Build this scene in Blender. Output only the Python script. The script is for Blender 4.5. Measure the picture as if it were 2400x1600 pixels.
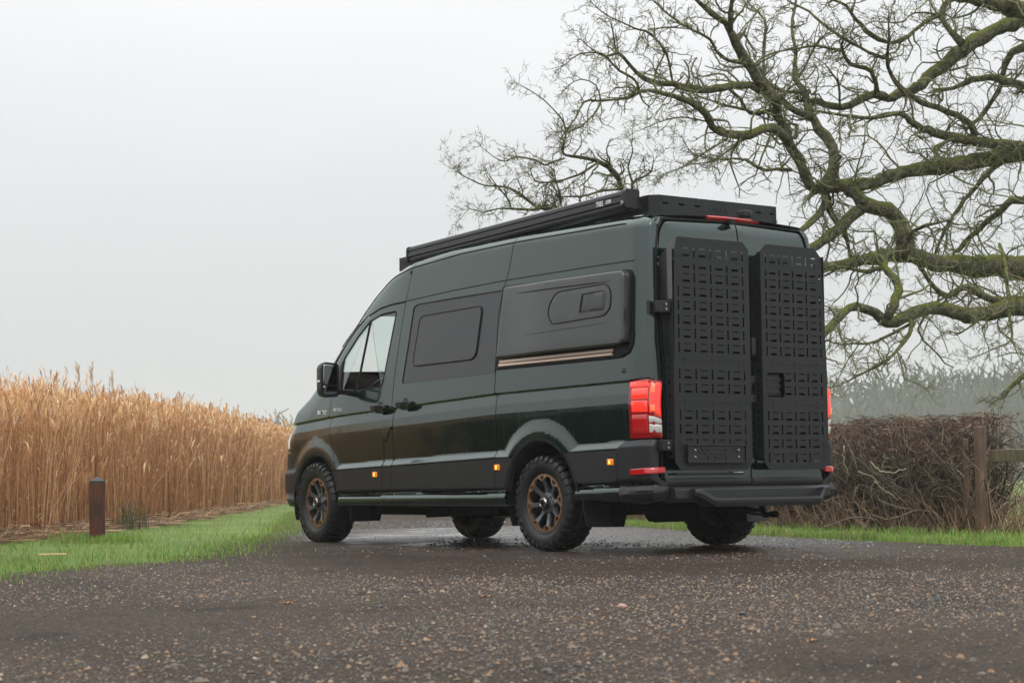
import bpy, bmesh, math, random
import numpy as np
from mathutils import Vector, Matrix
from mathutils.geometry import delaunay_2d_cdt
PI=math.pi
random.seed(7); rng=np.random.default_rng(11)
for o in list(bpy.data.objects): bpy.data.objects.remove(o)
SC=bpy.context.scene; COL=SC.collection

# ------------------------------------------------------------------ camera
CAMP=np.array([-10.6101,9.9130,0.5385]); YAW,PIT,ROLL,FPX,SV=-0.6245,0.0704,-0.0121,4357.8,24.84
Fv=np.array([math.cos(YAW)*math.cos(PIT),math.sin(YAW)*math.cos(PIT),math.sin(PIT)])
Rv=np.array([math.sin(YAW),-math.cos(YAW),0.]); Uv=np.cross(Rv,Fv)
Rr=Rv*math.cos(ROLL)+Uv*math.sin(ROLL); Ur=Uv*math.cos(ROLL)-Rv*math.sin(ROLL)
cam=bpy.data.cameras.new('camera'); camo=bpy.data.objects.new('camera',cam); COL.objects.link(camo)
camo.matrix_world=Matrix(((Rr[0],Ur[0],-Fv[0],CAMP[0]),(Rr[1],Ur[1],-Fv[1],CAMP[1]),(Rr[2],Ur[2],-Fv[2],CAMP[2]),(0,0,0,1)))
cam.sensor_width=36; cam.lens=FPX/2400*36; cam.shift_y=SV/2400
cam.clip_start=.1; cam.clip_end=3000
cam.dof.use_dof=True; cam.dof.focus_distance=13.6; cam.dof.aperture_fstop=7.1
SC.camera=camo
# ------------------------------------------------------------------ sky and sun (overcast)
W=bpy.data.worlds.new('World'); SC.world=W; W.use_nodes=True
nt=W.node_tree; nt.nodes.clear()
def N(t,**k):
    n=nt.nodes.new(t)
    for a,b in k.items(): setattr(n,a,b)
    return n
out=N('ShaderNodeOutputWorld'); bg=N('ShaderNodeBackground'); bg2=N('ShaderNodeBackground'); addw=N('ShaderNodeMixShader')
sky=N('ShaderNodeTexSky',sky_type='NISHITA'); sky.sun_disc=False
SUN_EL,SUN_AZ=math.radians(48),math.radians(150)
sky.sun_elevation=SUN_EL; sky.sun_rotation=math.radians(90)-SUN_AZ
tc=N('ShaderNodeTexCoord'); sx=N('ShaderNodeSeparateXYZ'); rmp=N('ShaderNodeValToRGB')
nz=N('ShaderNodeTexNoise'); nz.inputs['Scale'].default_value=2.2; nz.inputs['Detail'].default_value=4
mpn=N('ShaderNodeMapping'); mpn.inputs['Scale'].default_value=(1,1,3)
ad=N('ShaderNodeMath',operation='MULTIPLY_ADD'); ad.inputs[1].default_value=.10
rmp.color_ramp.elements[0].position=0.50; rmp.color_ramp.elements[0].color=(.66,.665,.66,1)
rmp.color_ramp.elements[1].position=1.0; rmp.color_ramp.elements[1].color=(2.30,2.34,2.38,1)
for p_,c_ in ((.535,(.70,.705,.705,1)),(.58,(.81,.815,.82,1)),(.64,(1.0,1.005,1.01,1)),(.76,(1.45,1.47,1.49,1))):
    e=rmp.color_ramp.elements.new(p_); e.color=c_
L=nt.links.new
L(tc.outputs['Generated'],sx.inputs[0]); L(tc.outputs['Generated'],mpn.inputs[0]); L(mpn.outputs[0],nz.inputs['Vector'])
# height + a little drifting unevenness, mapped from -1..1 to 0..1
m1=N('ShaderNodeMath',operation='MULTIPLY_ADD'); m1.inputs[1].default_value=.5; m1.inputs[2].default_value=.462
L(sx.outputs['Z'],m1.inputs[0])
m2=N('ShaderNodeMath',operation='MULTIPLY_ADD'); m2.inputs[1].default_value=.075
L(nz.outputs['Fac'],m2.inputs[0]); L(m1.outputs[0],m2.inputs[2]); L(m2.outputs[0],rmp.inputs[0])
L(rmp.outputs[0],bg.inputs['Color']); bg.inputs['Strength'].default_value=1.0
L(sky.outputs[0],bg2.inputs['Color']); bg2.inputs['Strength'].default_value=.05
addw.inputs[0].default_value=.12
L(bg.outputs[0],addw.inputs[1]); L(bg2.outputs[0],addw.inputs[2]); L(addw.outputs[0],out.inputs['Surface'])
sl=bpy.data.lights.new('sun','SUN'); sl.energy=.8; sl.angle=math.radians(28); sl.color=(1,.97,.93)
so=bpy.data.objects.new('sun',sl); COL.objects.link(so)
sd=Vector((math.cos(SUN_AZ)*math.cos(SUN_EL),math.sin(SUN_AZ)*math.cos(SUN_EL),math.sin(SUN_EL)))
so.rotation_euler=sd.to_track_quat('Z','Y').to_euler(); so.location=(0,0,30)
SC.view_settings.view_transform='Standard'; SC.view_settings.look='None'; SC.view_settings.gamma=1; SC.view_settings.use_curve_mapping=False
SC.view_settings.exposure=0.12
SC.render.engine='CYCLES'
SC.cycles.max_bounces=7; SC.cycles.transparent_max_bounces=16; SC.cycles.volume_bounces=1
SC.cycles.use_denoising=True; SC.cycles.caustics_reflective=False; SC.cycles.caustics_refractive=False
HAZE=0.0007

# ------------------------------------------------------------------ helpers
def rayd(u,v):
    xr=np.asarray(u,float)-1200; yr=np.asarray(v,float)-800-SV
    return Fv+np.multiply.outer(xr/FPX,Rr)-np.multiply.outer(yr/FPX,Ur)
def pix(u,v,D): return CAMP+rayd(u,v)*np.asarray(D)[...,None] if np.ndim(D) else CAMP+rayd(u,v)*D
def tag(o,label=None,cat=None,group=None,kind=None):
    if label:o['label']=label
    if cat:o['category']=cat
    if group:o['group']=group
    if kind:o['kind']=kind
    return o
def empty(name,parent=None,loc=(0,0,0)):
    o=bpy.data.objects.new(name,None); o.empty_display_size=.2; COL.objects.link(o); o.parent=parent; o.location=loc; return o
def link(name,me,mat,parent=None):
    o=bpy.data.objects.new(name,me); COL.objects.link(o)
    if mat: me.materials.append(mat)
    if parent: o.parent=parent
    return o
def npmesh(name,V,F,mat,parent=None,smooth=False,N_=None):
    V=np.asarray(V,np.float32); me=bpy.data.meshes.new(name)
    me.vertices.add(len(V)); me.vertices.foreach_set('co',V.ravel())
    if not isinstance(F,(list,tuple)): F=[F]
    F=[np.asarray(f,np.int32) for f in F if len(f)]
    tot=sum(f.size for f in F); nf=sum(len(f) for f in F)
    me.loops.add(tot); me.loops.foreach_set('vertex_index',np.concatenate([f.ravel() for f in F]))
    st=[];a=0
    for f in F:
        k=f.shape[1]; st.append(a+np.arange(len(f))*k); a+=f.size
    me.polygons.add(nf); me.polygons.foreach_set('loop_start',np.concatenate(st).astype(np.int32))
    me.polygons.foreach_set('use_smooth',np.full(nf,smooth))
    me.update(calc_edges=True); me.validate()
    if N_ is not None: me.normals_split_custom_set_from_vertices([tuple(n) for n in N_])
    return link(name,me,mat,parent)
class MB:
    def __init__(s): s.v=[]; s.f={}
    def add(s,V,F):
        b=sum(len(x) for x in s.v); V=np.asarray(V,float).reshape(-1,3); s.v.append(V)
        for f in F: s.f.setdefault(len(f),[]).append([b+i for i in f])
        return s
    def box(s,a,b,rot=None,org=None):
        x0,y0,z0=a;x1,y1,z1=b
        V=np.array([(x0,y0,z0),(x1,y0,z0),(x1,y1,z0),(x0,y1,z0),(x0,y0,z1),(x1,y0,z1),(x1,y1,z1),(x0,y1,z1)],float)
        if rot is not None: V=(np.array(rot)@V.T).T
        if org is not None: V=V+np.array(org)
        return s.add(V,[(0,3,2,1),(4,5,6,7),(0,1,5,4),(1,2,6,5),(2,3,7,6),(3,0,4,7)])
    def lathe(s,prof,n=48,c=(0,0,0),axis='y',close=False,a0=0,a1=2*PI):
        # prof: (axial, radius)
        full=abs(a1-a0-2*PI)<1e-6; m=n if full else n+1
        A=a0+(a1-a0)*np.arange(m)/n; V=[]
        for h,r in prof:
            for a in A:
                p=(r*math.cos(a),h,r*math.sin(a)) if axis=='y' else ((h,r*math.cos(a),r*math.sin(a)) if axis=='x' else (r*math.cos(a),r*math.sin(a),h))
                V.append(p)
        V=np.array(V)+np.array(c); F=[]
        k=len(prof)
        for i in range(k if close else k-1):
            j=(i+1)%k
            for q in range(n):
                q2=(q+1)%m
                F.append((i*m+q,i*m+q2,j*m+q2,j*m+q))
        return s.add(V,F)
    def tube(s,P,r,n=8,cap=True):
        P=np.asarray(P,float); r=np.broadcast_to(np.asarray(r,float),(len(P),))
        V,F=tubes(P[None],r[None],n); s.add(V,[tuple(f) for f in F])
        if cap: s.add(V[:n],[tuple(range(n))[::-1]]); s.add(V[-n:],[tuple(range(n))])
        return s
    def build(s,name,mat,parent=None,smooth=False,bevel=0,auto=None):
        V=np.concatenate(s.v); F=[np.array(f) for f in s.f.values()]
        o=npmesh(name,V,F,mat,parent,smooth)
        if bevel or True:
            bm=bmesh.new(); bm.from_mesh(o.data)
            bmesh.ops.remove_doubles(bm,verts=bm.verts,dist=1e-5)
            bmesh.ops.recalc_face_normals(bm,faces=bm.faces)
            if bevel:
                es=[e for e in bm.edges if len(e.link_faces)==2 and e.calc_face_angle(0)>.5]
                bmesh.ops.bevel(bm,geom=es,offset=bevel,segments=2,profile=.6,affect='EDGES',clamp_overlap=True)
            if auto is not None:
                for f in bm.faces: f.smooth=True
                for e in bm.edges:
                    if len(e.link_faces)!=2 or e.calc_face_angle(0)>auto: e.smooth=False
            bm.to_mesh(o.data); bm.free()
        return o
def tubes(P,R,n=4):
    # P (T,K,3), R (T,K) -> verts, quads
    T,K,_=P.shape
    t=np.empty_like(P); t[:,1:-1]=P[:,2:]-P[:,:-2]; t[:,0]=P[:,1]-P[:,0]; t[:,-1]=P[:,-1]-P[:,-2]
    t/=np.linalg.norm(t,axis=2,keepdims=True)+1e-9
    ref=np.zeros((T,1,3)); d=P[:,-1]-P[:,0]; k=np.abs(d).argmin(1); ref[np.arange(T),0,k]=1
    u=np.cross(t,np.broadcast_to(ref,P.shape)); u/=np.linalg.norm(u,axis=2,keepdims=True)+1e-9
    w=np.cross(t,u)
    a=np.arange(n)*2*PI/n
    V=P[:,:,None]+R[:,:,None,None]*(u[:,:,None]*np.cos(a)[:,None]+w[:,:,None]*np.sin(a)[:,None])
    V=V.reshape(-1,3)
    i=np.arange(T)[:,None,None]*K*n+np.arange(K-1)[None,:,None]*n; q=np.arange(n); q2=(q+1)%n
    F=np.stack([i+q,i+q2,i+n+q2,i+n+q],-1).reshape(-1,4)
    return V,F
def inpoly(P,poly):
    x,y=P[:,0],P[:,1]; r=np.zeros(len(P),bool); n=len(poly)
    for i in range(n):
        x1,y1=poly[i];x2,y2=poly[(i+1)%n]
        if y1==y2: continue
        c=((y1>y)!=(y2>y))&(x<(x2-x1)*(y-y1)/(y2-y1)+x1); r^=c
    return r
def area(p): p=np.asarray(p);return .5*np.sum(p[:,0]*np.roll(p[:,1],-1)-np.roll(p[:,0],-1)*p[:,1])
def inset(poly,d):
    p=np.asarray(poly,float); s=1 if area(p)>0 else -1
    a=p-np.roll(p,1,0); b=np.roll(p,-1,0)-p
    a/=np.linalg.norm(a,axis=1,keepdims=True)+1e-12; b/=np.linalg.norm(b,axis=1,keepdims=True)+1e-12
    na=np.stack([-a[:,1],a[:,0]],1)*s; nb=np.stack([-b[:,1],b[:,0]],1)*s
    m=na+nb; l=np.linalg.norm(m,axis=1,keepdims=True); m/=l+1e-12
    c=np.clip((m*na).sum(1,keepdims=True),.5,1)
    return p+m*d/c
def resamp(poly,step):
    o=[];n=len(poly)
    for i in range(n):
        a=np.array(poly[i],float);b=np.array(poly[(i+1)%n],float); k=max(1,int(math.ceil(np.linalg.norm(b-a)/step)))
        for j in range(k): o.append(a+(b-a)*j/k)
    return np.array(o)
def rnd(poly,r,seg=5):
    p=np.asarray(poly,float); n=len(p); o=[]; r=np.broadcast_to(r,(n,))
    for i in range(n):
        a,b,c=p[i-1],p[i],p[(i+1)%n]; u=(a-b);v=(c-b); lu=np.linalg.norm(u);lv=np.linalg.norm(v);u/=lu;v/=lv
        q=min(r[i],lu*.49,lv*.49)
        if q<=1e-5: o.append(b); continue
        A=b+u*q;B=b+v*q
        for k in range(seg+1):
            t=k/seg; o.append((1-t)**2*A+2*t*(1-t)*b+t*t*B)
    return np.array(o)
def rect(x0,y0,x1,y1,r=0,seg=5):
    p=[(x0,y0),(x1,y0),(x1,y1),(x0,y1)]
    return rnd(p,r,seg) if r else np.array(p,float)
def cdt(poly,holes,du,dv,rows=None):
    # triangulated filling of a 2D outline, with a grid of inner points
    loops=[np.asarray(poly)]+[np.asarray(h) for h in holes]
    pts=np.concatenate(loops); E=[];b=0
    for l in loops:
        n=len(l); E+=[(b+i,b+(i+1)%n) for i in range(n)]; b+=n
    mn=loops[0].min(0);mx=loops[0].max(0)
    us=np.arange(math.floor(mn[0]/du)*du,mx[0]+du,du); G=[]
    vs=np.arange(math.floor(mn[1]/dv)*dv,mx[1]+dv,dv)
    for u in us:
        vv=vs
        if rows is not None: vv=np.concatenate([vs,rows(u)])
        G+=[(u,v) for v in vv]
    G=np.array(G)
    k=inpoly(G,inset(loops[0],min(du,dv)*.3))
    for h in holes: k&=~inpoly(G,inset(h,-min(du,dv)*.3))
    G=G[k]; allp=np.concatenate([pts,G]) if len(G) else pts
    sc=np.array([1.,du/dv])
    vo,_,fo,_,_,_=delaunay_2d_cdt([Vector(p*sc) for p in allp],E,[],0,1e-6)
    V=np.array([tuple(v) for v in vo])/sc; F=np.array([f for f in fo if len(f)==3])
    c=V[F].mean(1); k=inpoly(c,loops[0])
    for h in holes: k&=~inpoly(c,h)
    F=F[k]; use=np.unique(F); mp=-np.ones(len(V),int); mp[use]=np.arange(len(use))
    return V[use],mp[F]
def nrm(mapf,uv,e=2e-3):
    u,v=uv[:,0],uv[:,1]
    a=mapf(u+e,v)-mapf(u-e,v); b=mapf(u,v+e)-mapf(u,v-e); n=np.cross(a,b)
    return n/(np.linalg.norm(n,axis=1,keepdims=True)+1e-12)
def surf(name,poly,mapf,mat,parent,side=1,holes=(),off=0.,thick=.012,du=.06,dv=.03,gap=.0045,rows=None,step=.03):
    """A panel: 2D outline laid on the surface mapf, with an inward rim so that it has thickness."""
    P=resamp(inset(resamp(poly,9),gap) if gap else poly,step); H=[resamp(h,step) for h in holes]
    V2,F=cdt(P,H,du,dv,rows)
    Nn=nrm(mapf,V2); sg=mapf.sg; Nn=Nn*sg; V=mapf(V2[:,0],V2[:,1])+Nn*off
    a=V[F[:,0]];fn=np.cross(V[F[:,1]]-a,V[F[:,2]]-a); flip=(fn*Nn[F[:,0]]).sum(1)<0
    F[flip]=F[flip][:,::-1]
    E={}
    for f in F:
        for i in range(3):
            e=(f[i],f[(i+1)%3]); 
            if (e[1],e[0]) in E: del E[(e[1],e[0])]
            else: E[e]=1
    Vr=[];Fr=[];NN=[];b=len(V)
    for (i,j) in E:
        Vr+=[V[i],V[j],V[j]-Nn[j]*thick,V[i]-Nn[i]*thick]
        n=np.cross(V[j]-V[i],-Nn[i]); n/=np.linalg.norm(n)+1e-12; n=-n
        n=np.cross(Nn[i],V[j]-V[i]); n=-n/(np.linalg.norm(n)+1e-12); NN+=[n]*4
        Fr.append((b+1,b,b+3,b+2)); b+=4
    if Vr: V=np.concatenate([V,Vr]); Nn=np.concatenate([Nn,NN])
    if side<0: V=V*[1,-1,1];Nn=Nn*[1,-1,1];F=F[:,::-1];Fr=[f[::-1] for f in Fr]
    return npmesh(name,V,[F,np.array(Fr)],mat,parent,True,Nn)
def cushion(name,poly,mapf,mat,parent,prof,side=1,step=.04,du=.08,dv=.05):
    """Raised pad on a surface: outline with rings (inset, height), capped."""
    P=resamp(poly,step); n=len(P); V=[];F=[]
    for k,(ins,off) in enumerate(prof):
        q=inset(P,ins) if ins else P
        V.append(mapf(q[:,0],q[:,1])+nrm(mapf,q)*mapf.sg*off)
        if k: F+=[((k-1)*n+i,(k-1)*n+(i+1)%n,k*n+(i+1)%n,k*n+i) for i in range(n)]
    q=inset(P,prof[-1][0]); V2,F2=cdt(q,[],du,dv)
    Vc=mapf(V2[:,0],V2[:,1])+nrm(mapf,V2)*mapf.sg*prof[-1][1]
    b=n*len(prof); V=np.concatenate(V+[Vc])
    if side<0: V=V*[1,-1,1]
    o=npmesh(name,V,[np.array(F),F2+b],mat,parent,True)
    bm=bmesh.new();bm.from_mesh(o.data);bmesh.ops.remove_doubles(bm,verts=bm.verts,dist=1e-5)
    bmesh.ops.recalc_face_normals(bm,faces=bm.faces)
    for e in bm.edges:
        if len(e.link_faces)!=2 or e.calc_face_angle(0)>.6: e.smooth=False
    c=np.mean([v.co[:] for v in bm.verts],0)
    bm.to_mesh(o.data);bm.free()
    # orient outward
    me=o.data; g=mapf(np.array([P[:,0].mean()]),np.array([P[:,1].mean()]))[0]; nn=nrm(mapf,P.mean(0)[None])[0]*mapf.sg
    if side<0: nn=nn*[1,-1,1]
    s=sum(Vector(nn).dot(p.normal)*p.area for p in me.polygons)
    if s<0: me.flip_normals()
    return o
def text(name,body,size,mat,parent,M,extr=.001,sx=1.,align='CENTER'):
    cu=bpy.data.curves.new('t','FONT'); cu.body=body; cu.size=size; cu.extrude=extr; cu.align_x=align; cu.align_y='CENTER'
    cu.offset=size*.012
    t=bpy.data.objects.new('t',cu); COL.objects.link(t); dg=bpy.context.evaluated_depsgraph_get(); dg.update()
    me=bpy.data.meshes.new_from_object(t.evaluated_get(dg)); bpy.data.objects.remove(t)
    me.transform(Matrix.Diagonal((sx,1,1,1))); me.transform(M); me.name=name; me.materials.clear()
    return link(name,me,mat,parent)
def basis(o,x,y):
    x=Vector(x).normalized();y=Vector(y).normalized();z=x.cross(y)
    return Matrix(((x[0],y[0],z[0],o[0]),(x[1],y[1],z[1],o[1]),(x[2],y[2],z[2],o[2]),(0,0,0,1)))

# ------------------------------------------------------------------ materials
class MT:
    def __init__(s,name):
        s.m=bpy.data.materials.new(name); s.m.use_nodes=True; s.t=s.m.node_tree; s.b=s.t.nodes['Principled BSDF']
    def n(s,t,**k):
        n=s.t.nodes.new(t)
        for a,b in k.items(): setattr(n,a,b)
        return n
    def l(s,a,b): s.t.links.new(a,b)
    def noise(s,scale,detail=4,vec=None,rough=.55,stretch=None):
        tc=s.n('ShaderNodeTexCoord'); n=s.n('ShaderNodeTexNoise'); n.inputs['Scale'].default_value=scale; n.inputs['Detail'].default_value=detail; n.inputs['Roughness'].default_value=rough
        src=vec or tc.outputs['Object']
        if stretch:
            m=s.n('ShaderNodeMapping'); m.inputs['Scale'].default_value=stretch; s.l(src,m.inputs[0]); src=m.outputs[0]
        s.l(src,n.inputs['Vector']); return n.outputs['Fac']
    def ramp(s,fac,stops):
        r=s.n('ShaderNodeValToRGB'); e=r.color_ramp.elements
        e[0].position=stops[0][0]; e[0].color=(*stops[0][1],1); e[1].position=stops[-1][0]; e[1].color=(*stops[-1][1],1)
        for p,c in stops[1:-1]: q=e.new(p); q.color=(*c,1)
        s.l(fac,r.inputs[0]); return r.outputs[0]
    def mapr(s,fac,a,b,c,d):
        r=s.n('ShaderNodeMapRange'); r.inputs[1].default_value=a;r.inputs[2].default_value=b;r.inputs[3].default_value=c;r.inputs[4].default_value=d
        s.l(fac,r.inputs[0]); return r.outputs[0]
    def mix(s,f,a,b,mode='MIX'):
        m=s.n('ShaderNodeMix',data_type='RGBA',blend_type=mode)
        for sock,val in ((m.inputs[0],f),(m.inputs[6],a),(m.inputs[7],b)):
            if isinstance(val,(int,float)): sock.default_value=val
            elif isinstance(val,tuple): sock.default_value=(*val,1)
            else: s.l(val,sock)
        return m.outputs[2]
    def bump(s,h,strength,dist=.01,prev=None):
        b=s.n('ShaderNodeBump'); b.inputs['Strength'].default_value=strength; b.inputs['Distance'].default_value=dist; s.l(h,b.inputs['Height'])
        if prev: s.l(prev,b.inputs['Normal'])
        return b.outputs[0]
def pm(name,col,rough=.5,metal=0,coat=0,spec=.5,em=None,es=0,bump=None):
    m=MT(name); b=m.b.inputs
    b['Base Color'].default_value=(*col,1); b['Roughness'].default_value=rough; b['Metallic'].default_value=metal
    b['Coat Weight'].default_value=coat; b['Coat Roughness'].default_value=.03; b['Specular IOR Level'].default_value=spec
    if em: b['Emission Color'].default_value=(*em,1); b['Emission Strength'].default_value=es
    if bump: m.l(m.bump(m.noise(bump[0],3),bump[1],bump[2]),m.b.inputs['Normal'])
    return m.m
def paint():
    m=MT('green_metallic_paint'); b=m.b.inputs
    # drying rain: vertical streaks and specks change only the gloss
    st=m.noise(9,4,stretch=(3,3,.22)); sp=m.noise(190,2)
    f=m.mapr(st,.45,.75,0,1)
    c=m.mix(m.mapr(st,.35,.8,0,.35),(.004,.020,.016),(.012,.038,.033))
    m.l(c,m.b.inputs['Base Color'])
    m.l(m.mapr(st,.4,.75,.20,.30),m.b.inputs['Roughness'])
    b['Metallic'].default_value=.72; b['Coat Weight'].default_value=1; b['Coat IOR'].default_value=1.66; b['Coat Tint'].default_value=(.82,.98,.94,1)
    m.l(m.mapr(sp,.55,.75,.015,.10),m.b.inputs['Coat Roughness'])
    m.l(m.bump(sp,.04,.002),m.b.inputs['Coat Normal'])
    return m.m
PAINT=paint()
BLACK=pm('black_plastic',(.006,.006,.007),.42)
CLAD=pm('grey_cladding_plastic',(.019,.0195,.022),.42,spec=.4,bump=(420,.25,.001))
BUMPER=pm('bumper_plastic',(.016,.0165,.019),.40,spec=.4,bump=(420,.25,.001))
DARK=pm('dark_interior',(.0015,.0015,.002),.95,spec=.1)
UNDER=pm('underbody_black',(.004,.004,.004),.85,spec=.2)
VINYL=pm('satin_grey_panel',(.026,.027,.030),.24,metal=.1,spec=.5,coat=.25)
POD=pm('satin_pod_gelcoat',(.030,.032,.033),.20,metal=.1,spec=.55,coat=.4)
GROOVE=pm('seal_black',(.003,.003,.003),.6,spec=.3)
BEIGE=pm('beige_rail',(.62,.47,.38),.35,metal=.2)
POWDER=pm('black_powder_coat',(.0125,.013,.0155),.46,spec=.36,bump=(300,.3,.001))
POWDER2=pm('black_powder_coat_satin',(.009,.009,.011),.34,spec=.4)
AWN=pm('awning_anthracite',(.026,.026,.029),.36,metal=.1,spec=.45)
REDL=pm('red_lens_bright',(.85,.025,.012),.08,coat=1,em=(1,.05,.03),es=.55)
REDD=pm('red_lens_dark',(.30,.005,.007),.10,coat=1)
REDH=pm('red_led',(1,.10,.04),.1,em=(1,.12,.06),es=1.3)
REDM=pm('red_reflector',(.42,.008,.012),.15,coat=1,em=(1,.02,.03),es=.06)  # faint glow added, though the bumper reflector is no lamp
AMBER=pm('amber_lens',(.75,.20,.01),.12,coat=1,em=(1,.32,.02),es=.30)
AMBERH=pm('amber_led',(1,.55,.1),.2,em=(1,.62,.18),es=2.2)
WHITEL=pm('clear_lens',(.62,.62,.60),.15,coat=1)
CHROME=pm('dark_chrome',(.30,.29,.28),.16,metal=1)
CHR2=pm('bright_strip',(.75,.76,.76),.2,metal=.6)
RUB=pm('tyre_rubber',(.014,.0145,.016),.46,spec=.4,bump=(130,.3,.002))
BRONZE=pm('bronze_ring',(.25,.145,.082),.38,metal=.4,bump=(260,.3,.001))
RIMB=pm('gunmetal_spoke',(.14,.145,.155),.28,metal=.6)
RIMD=pm('rim_barrel',(.003,.003,.0035),.6)
MIRR=pm('mirror_glass',(.55,.62,.60),.02,metal=1)
WHT=pm('white_print',(.8,.8,.79),.5)
SEATM=pm('seat_fabric',(.10,.11,.115),.85)
LINEM=pm('light_lining',(.40,.41,.40),.8)
def glass(name,tint,ior=1.62):
    m=MT(name); m.t.nodes.remove(m.b); o=m.t.nodes['Material Output']
    t=m.n('ShaderNodeBsdfTransparent'); t.inputs[0].default_value=(*tint,1)
    g=m.n('ShaderNodeBsdfGlossy'); g.inputs['Roughness'].default_value=.0; g.inputs['Color'].default_value=(1,1,1,1)
    f=m.n('ShaderNodeFresnel'); f.inputs[0].default_value=ior; x=m.n('ShaderNodeMixShader')
    k=m.n('ShaderNodeMath',operation='MULTIPLY_ADD'); k.inputs[1].default_value=1.6; k.inputs[2].default_value=0
    m.l(f.outputs[0],k.inputs[0]); m.l(k.outputs[0],x.inputs[0]); m.l(t.outputs[0],x.inputs[1]); m.l(g.outputs[0],x.inputs[2]); m.l(x.outputs[0],o.inputs[0])
    return m.m
GLASS=glass('tinted_glass',(.80,.88,.84))
GLASSW=glass('windscreen_glass',(.90,.94,.92),1.3)

# ------------------------------------------------------------------ van body surface (x forward, y left, z up; metres)
def itp(x,xs,ys): return np.interp(x,xs,ys)
def ZB(x): return itp(x,[-.2,.2,1.99,3.57,4.72,5.35,6.6],[1.30,1.296,1.277,1.223,1.182,1.149,1.09])
def ZL(x): return itp(x,[-.2,.23,1.99,4.51,6.6],[.855,.845,.804,.737,.70])
def ZG(x): return itp(x,[-.2,.34,1.96,4.5,6.6],[.535,.527,.483,.465,.46])
def ZT(x): return itp(x,[-.2,.1,.37,1.8,2.8,3.39,3.702,3.83,4.04,4.25,4.38,4.6,4.82,5.0,5.2,5.44,5.6,5.87,6.6],
                        [2.56,2.562,2.575,2.60,2.595,2.555,2.485,2.435,2.33,2.19,2.08,1.925,1.72,1.575,1.445,1.325,1.215,1.06,1.0])
def XR(z): return itp(z,[.3,1.25,1.5,1.8,2.3,2.5,2.56,2.6],[0,0,.012,.035,.082,.108,.135,.19])
def XN(z): return itp(z,[.33,.40,.56,.72,.86,1.0,1.1,1.2,1.35],[5.92,5.97,6.01,5.99,5.96,5.90,5.85,5.78,5.64])
def ss(t): t=np.clip(t,0,1); return t*t*(3-2*t)
WH=((1.353,.40),(4.993,.40))
def YP(x,z):
    zb,zl,zg,zt=ZB(x),ZL(x),ZG(x),ZT(x)
    d=z-zb-.006
    up=1.034-.083*d-.004*d*np.abs(d)
    d2=np.maximum(zb-.006-z,0)
    lo=1.002+.19*np.minimum(d2,.085)+.085*np.clip(d2-.085,0,.075)-.05*np.maximum(d2-.20,0)
    cut=np.clip((z-zb+.006)/.012,0,1)
    y=np.where(d>0,up,lo*(1-cut)+up*cut)
    sl=np.clip((zl-z)/.050,0,1); clad=1.042-.02*np.maximum(zl-.05-z,0)
    s=sl
    for k,(wx,wz) in enumerate(WH):
        r=np.hypot(x-wx,z-wz); ro=.665 if k==0 else .615
        ar=np.clip((ro-.008-r)/.11,0,1); ar=.55*ar+.45*ss(ar); s=np.maximum(s,ar)
    y=y*(1-s)+clad*s
    g=np.exp(-((z-zg)/.009)**4); sill=zg-.014-z
    y=np.where(sill>0,1.000+.034*(1-np.exp(-np.maximum(sill,0)/.022))-.03*ss((sill-.05)/.08),y)
    y=y-.022*np.where(z<zl-.06,g,0)
    # plan narrowing of cab and rounding of the upper edge
    y=y-.055*ss((x-4.3)/1.2)
    up2=ss((z-1.45)/.7)*ss((x-3.4)/1.1)*.035
    y=y-up2
    r=.10; c=np.clip((z-(zt-r))/r,0,.985); y=y-r*.9*(1-np.sqrt(1-c*c))
    rb=.30; c=np.clip((z-(zt-rb))/rb,0,1); y=y-.03*c*c*ss((x-3.3)/.8)
    return y
LN=.60
def mapS(s,z):
    s=np.asarray(s,float);z=np.asarray(z,float); s,z=np.broadcast_arrays(s,z)
    xr=XR(z)*np.clip(1-s/.6,0,1)
    yc=YP(np.clip(s,-.02,5.9),z)
    x=s+xr; y=yc.copy()
    k=np.clip((.2-s)/.17,0,1); y=y-.035*k*k
    m=s<.03; a=np.clip((.03-s)/.047,0,1)*PI/2
    xm=.03-.03*np.sin(a)+XR(z); ym=yc-.035-.03*(1-np.cos(a))-np.maximum(-.017-s,0)
    x=np.where(m,xm,x); y=np.where(m,ym,y)
    f=np.clip((s-5.45)/LN,0,PI/2*.999); m=s>5.45
    x=np.where(m,5.45+(XN(z)-5.45)*np.sin(f),x); y=np.where(m,y*np.cos(f)**.38,y)
    return np.stack([x,y,z],-1)
mapS.sg=-1
def mapR(y,z):
    y,z=np.broadcast_arrays(np.asarray(y,float),np.asarray(z,float))
    return np.stack([XR(z)+0*y,y,z],-1)
mapR.sg=-1
def rowsS(u):
    zb,zl,zg=ZB(u),ZL(u),ZG(u)
    return np.array([zb+.03,zb+.014,zb+.008,zb+.005,zb,zb-.005,zb-.009,zb-.03,zb-.06,zb-.089,zb-.093,zb-.12,zb-.163,zb-.168,zl+.02,zl,zl-.013,zl-.026,zl-.039,zl-.052,zl-.07,zg+.012,zg-.016,zg-.03,zg-.045])
def arc(cx,cz,r,a0,a1,n=22): return [(cx+r*math.cos(math.radians(a)),cz+r*math.sin(math.radians(a))) for a in np.linspace(a0,a1,n)]
def top(x0,x1,n=10,d=.004): return [(x,float(ZT(x))-d) for x in np.linspace(x0,x1,n)]

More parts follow.
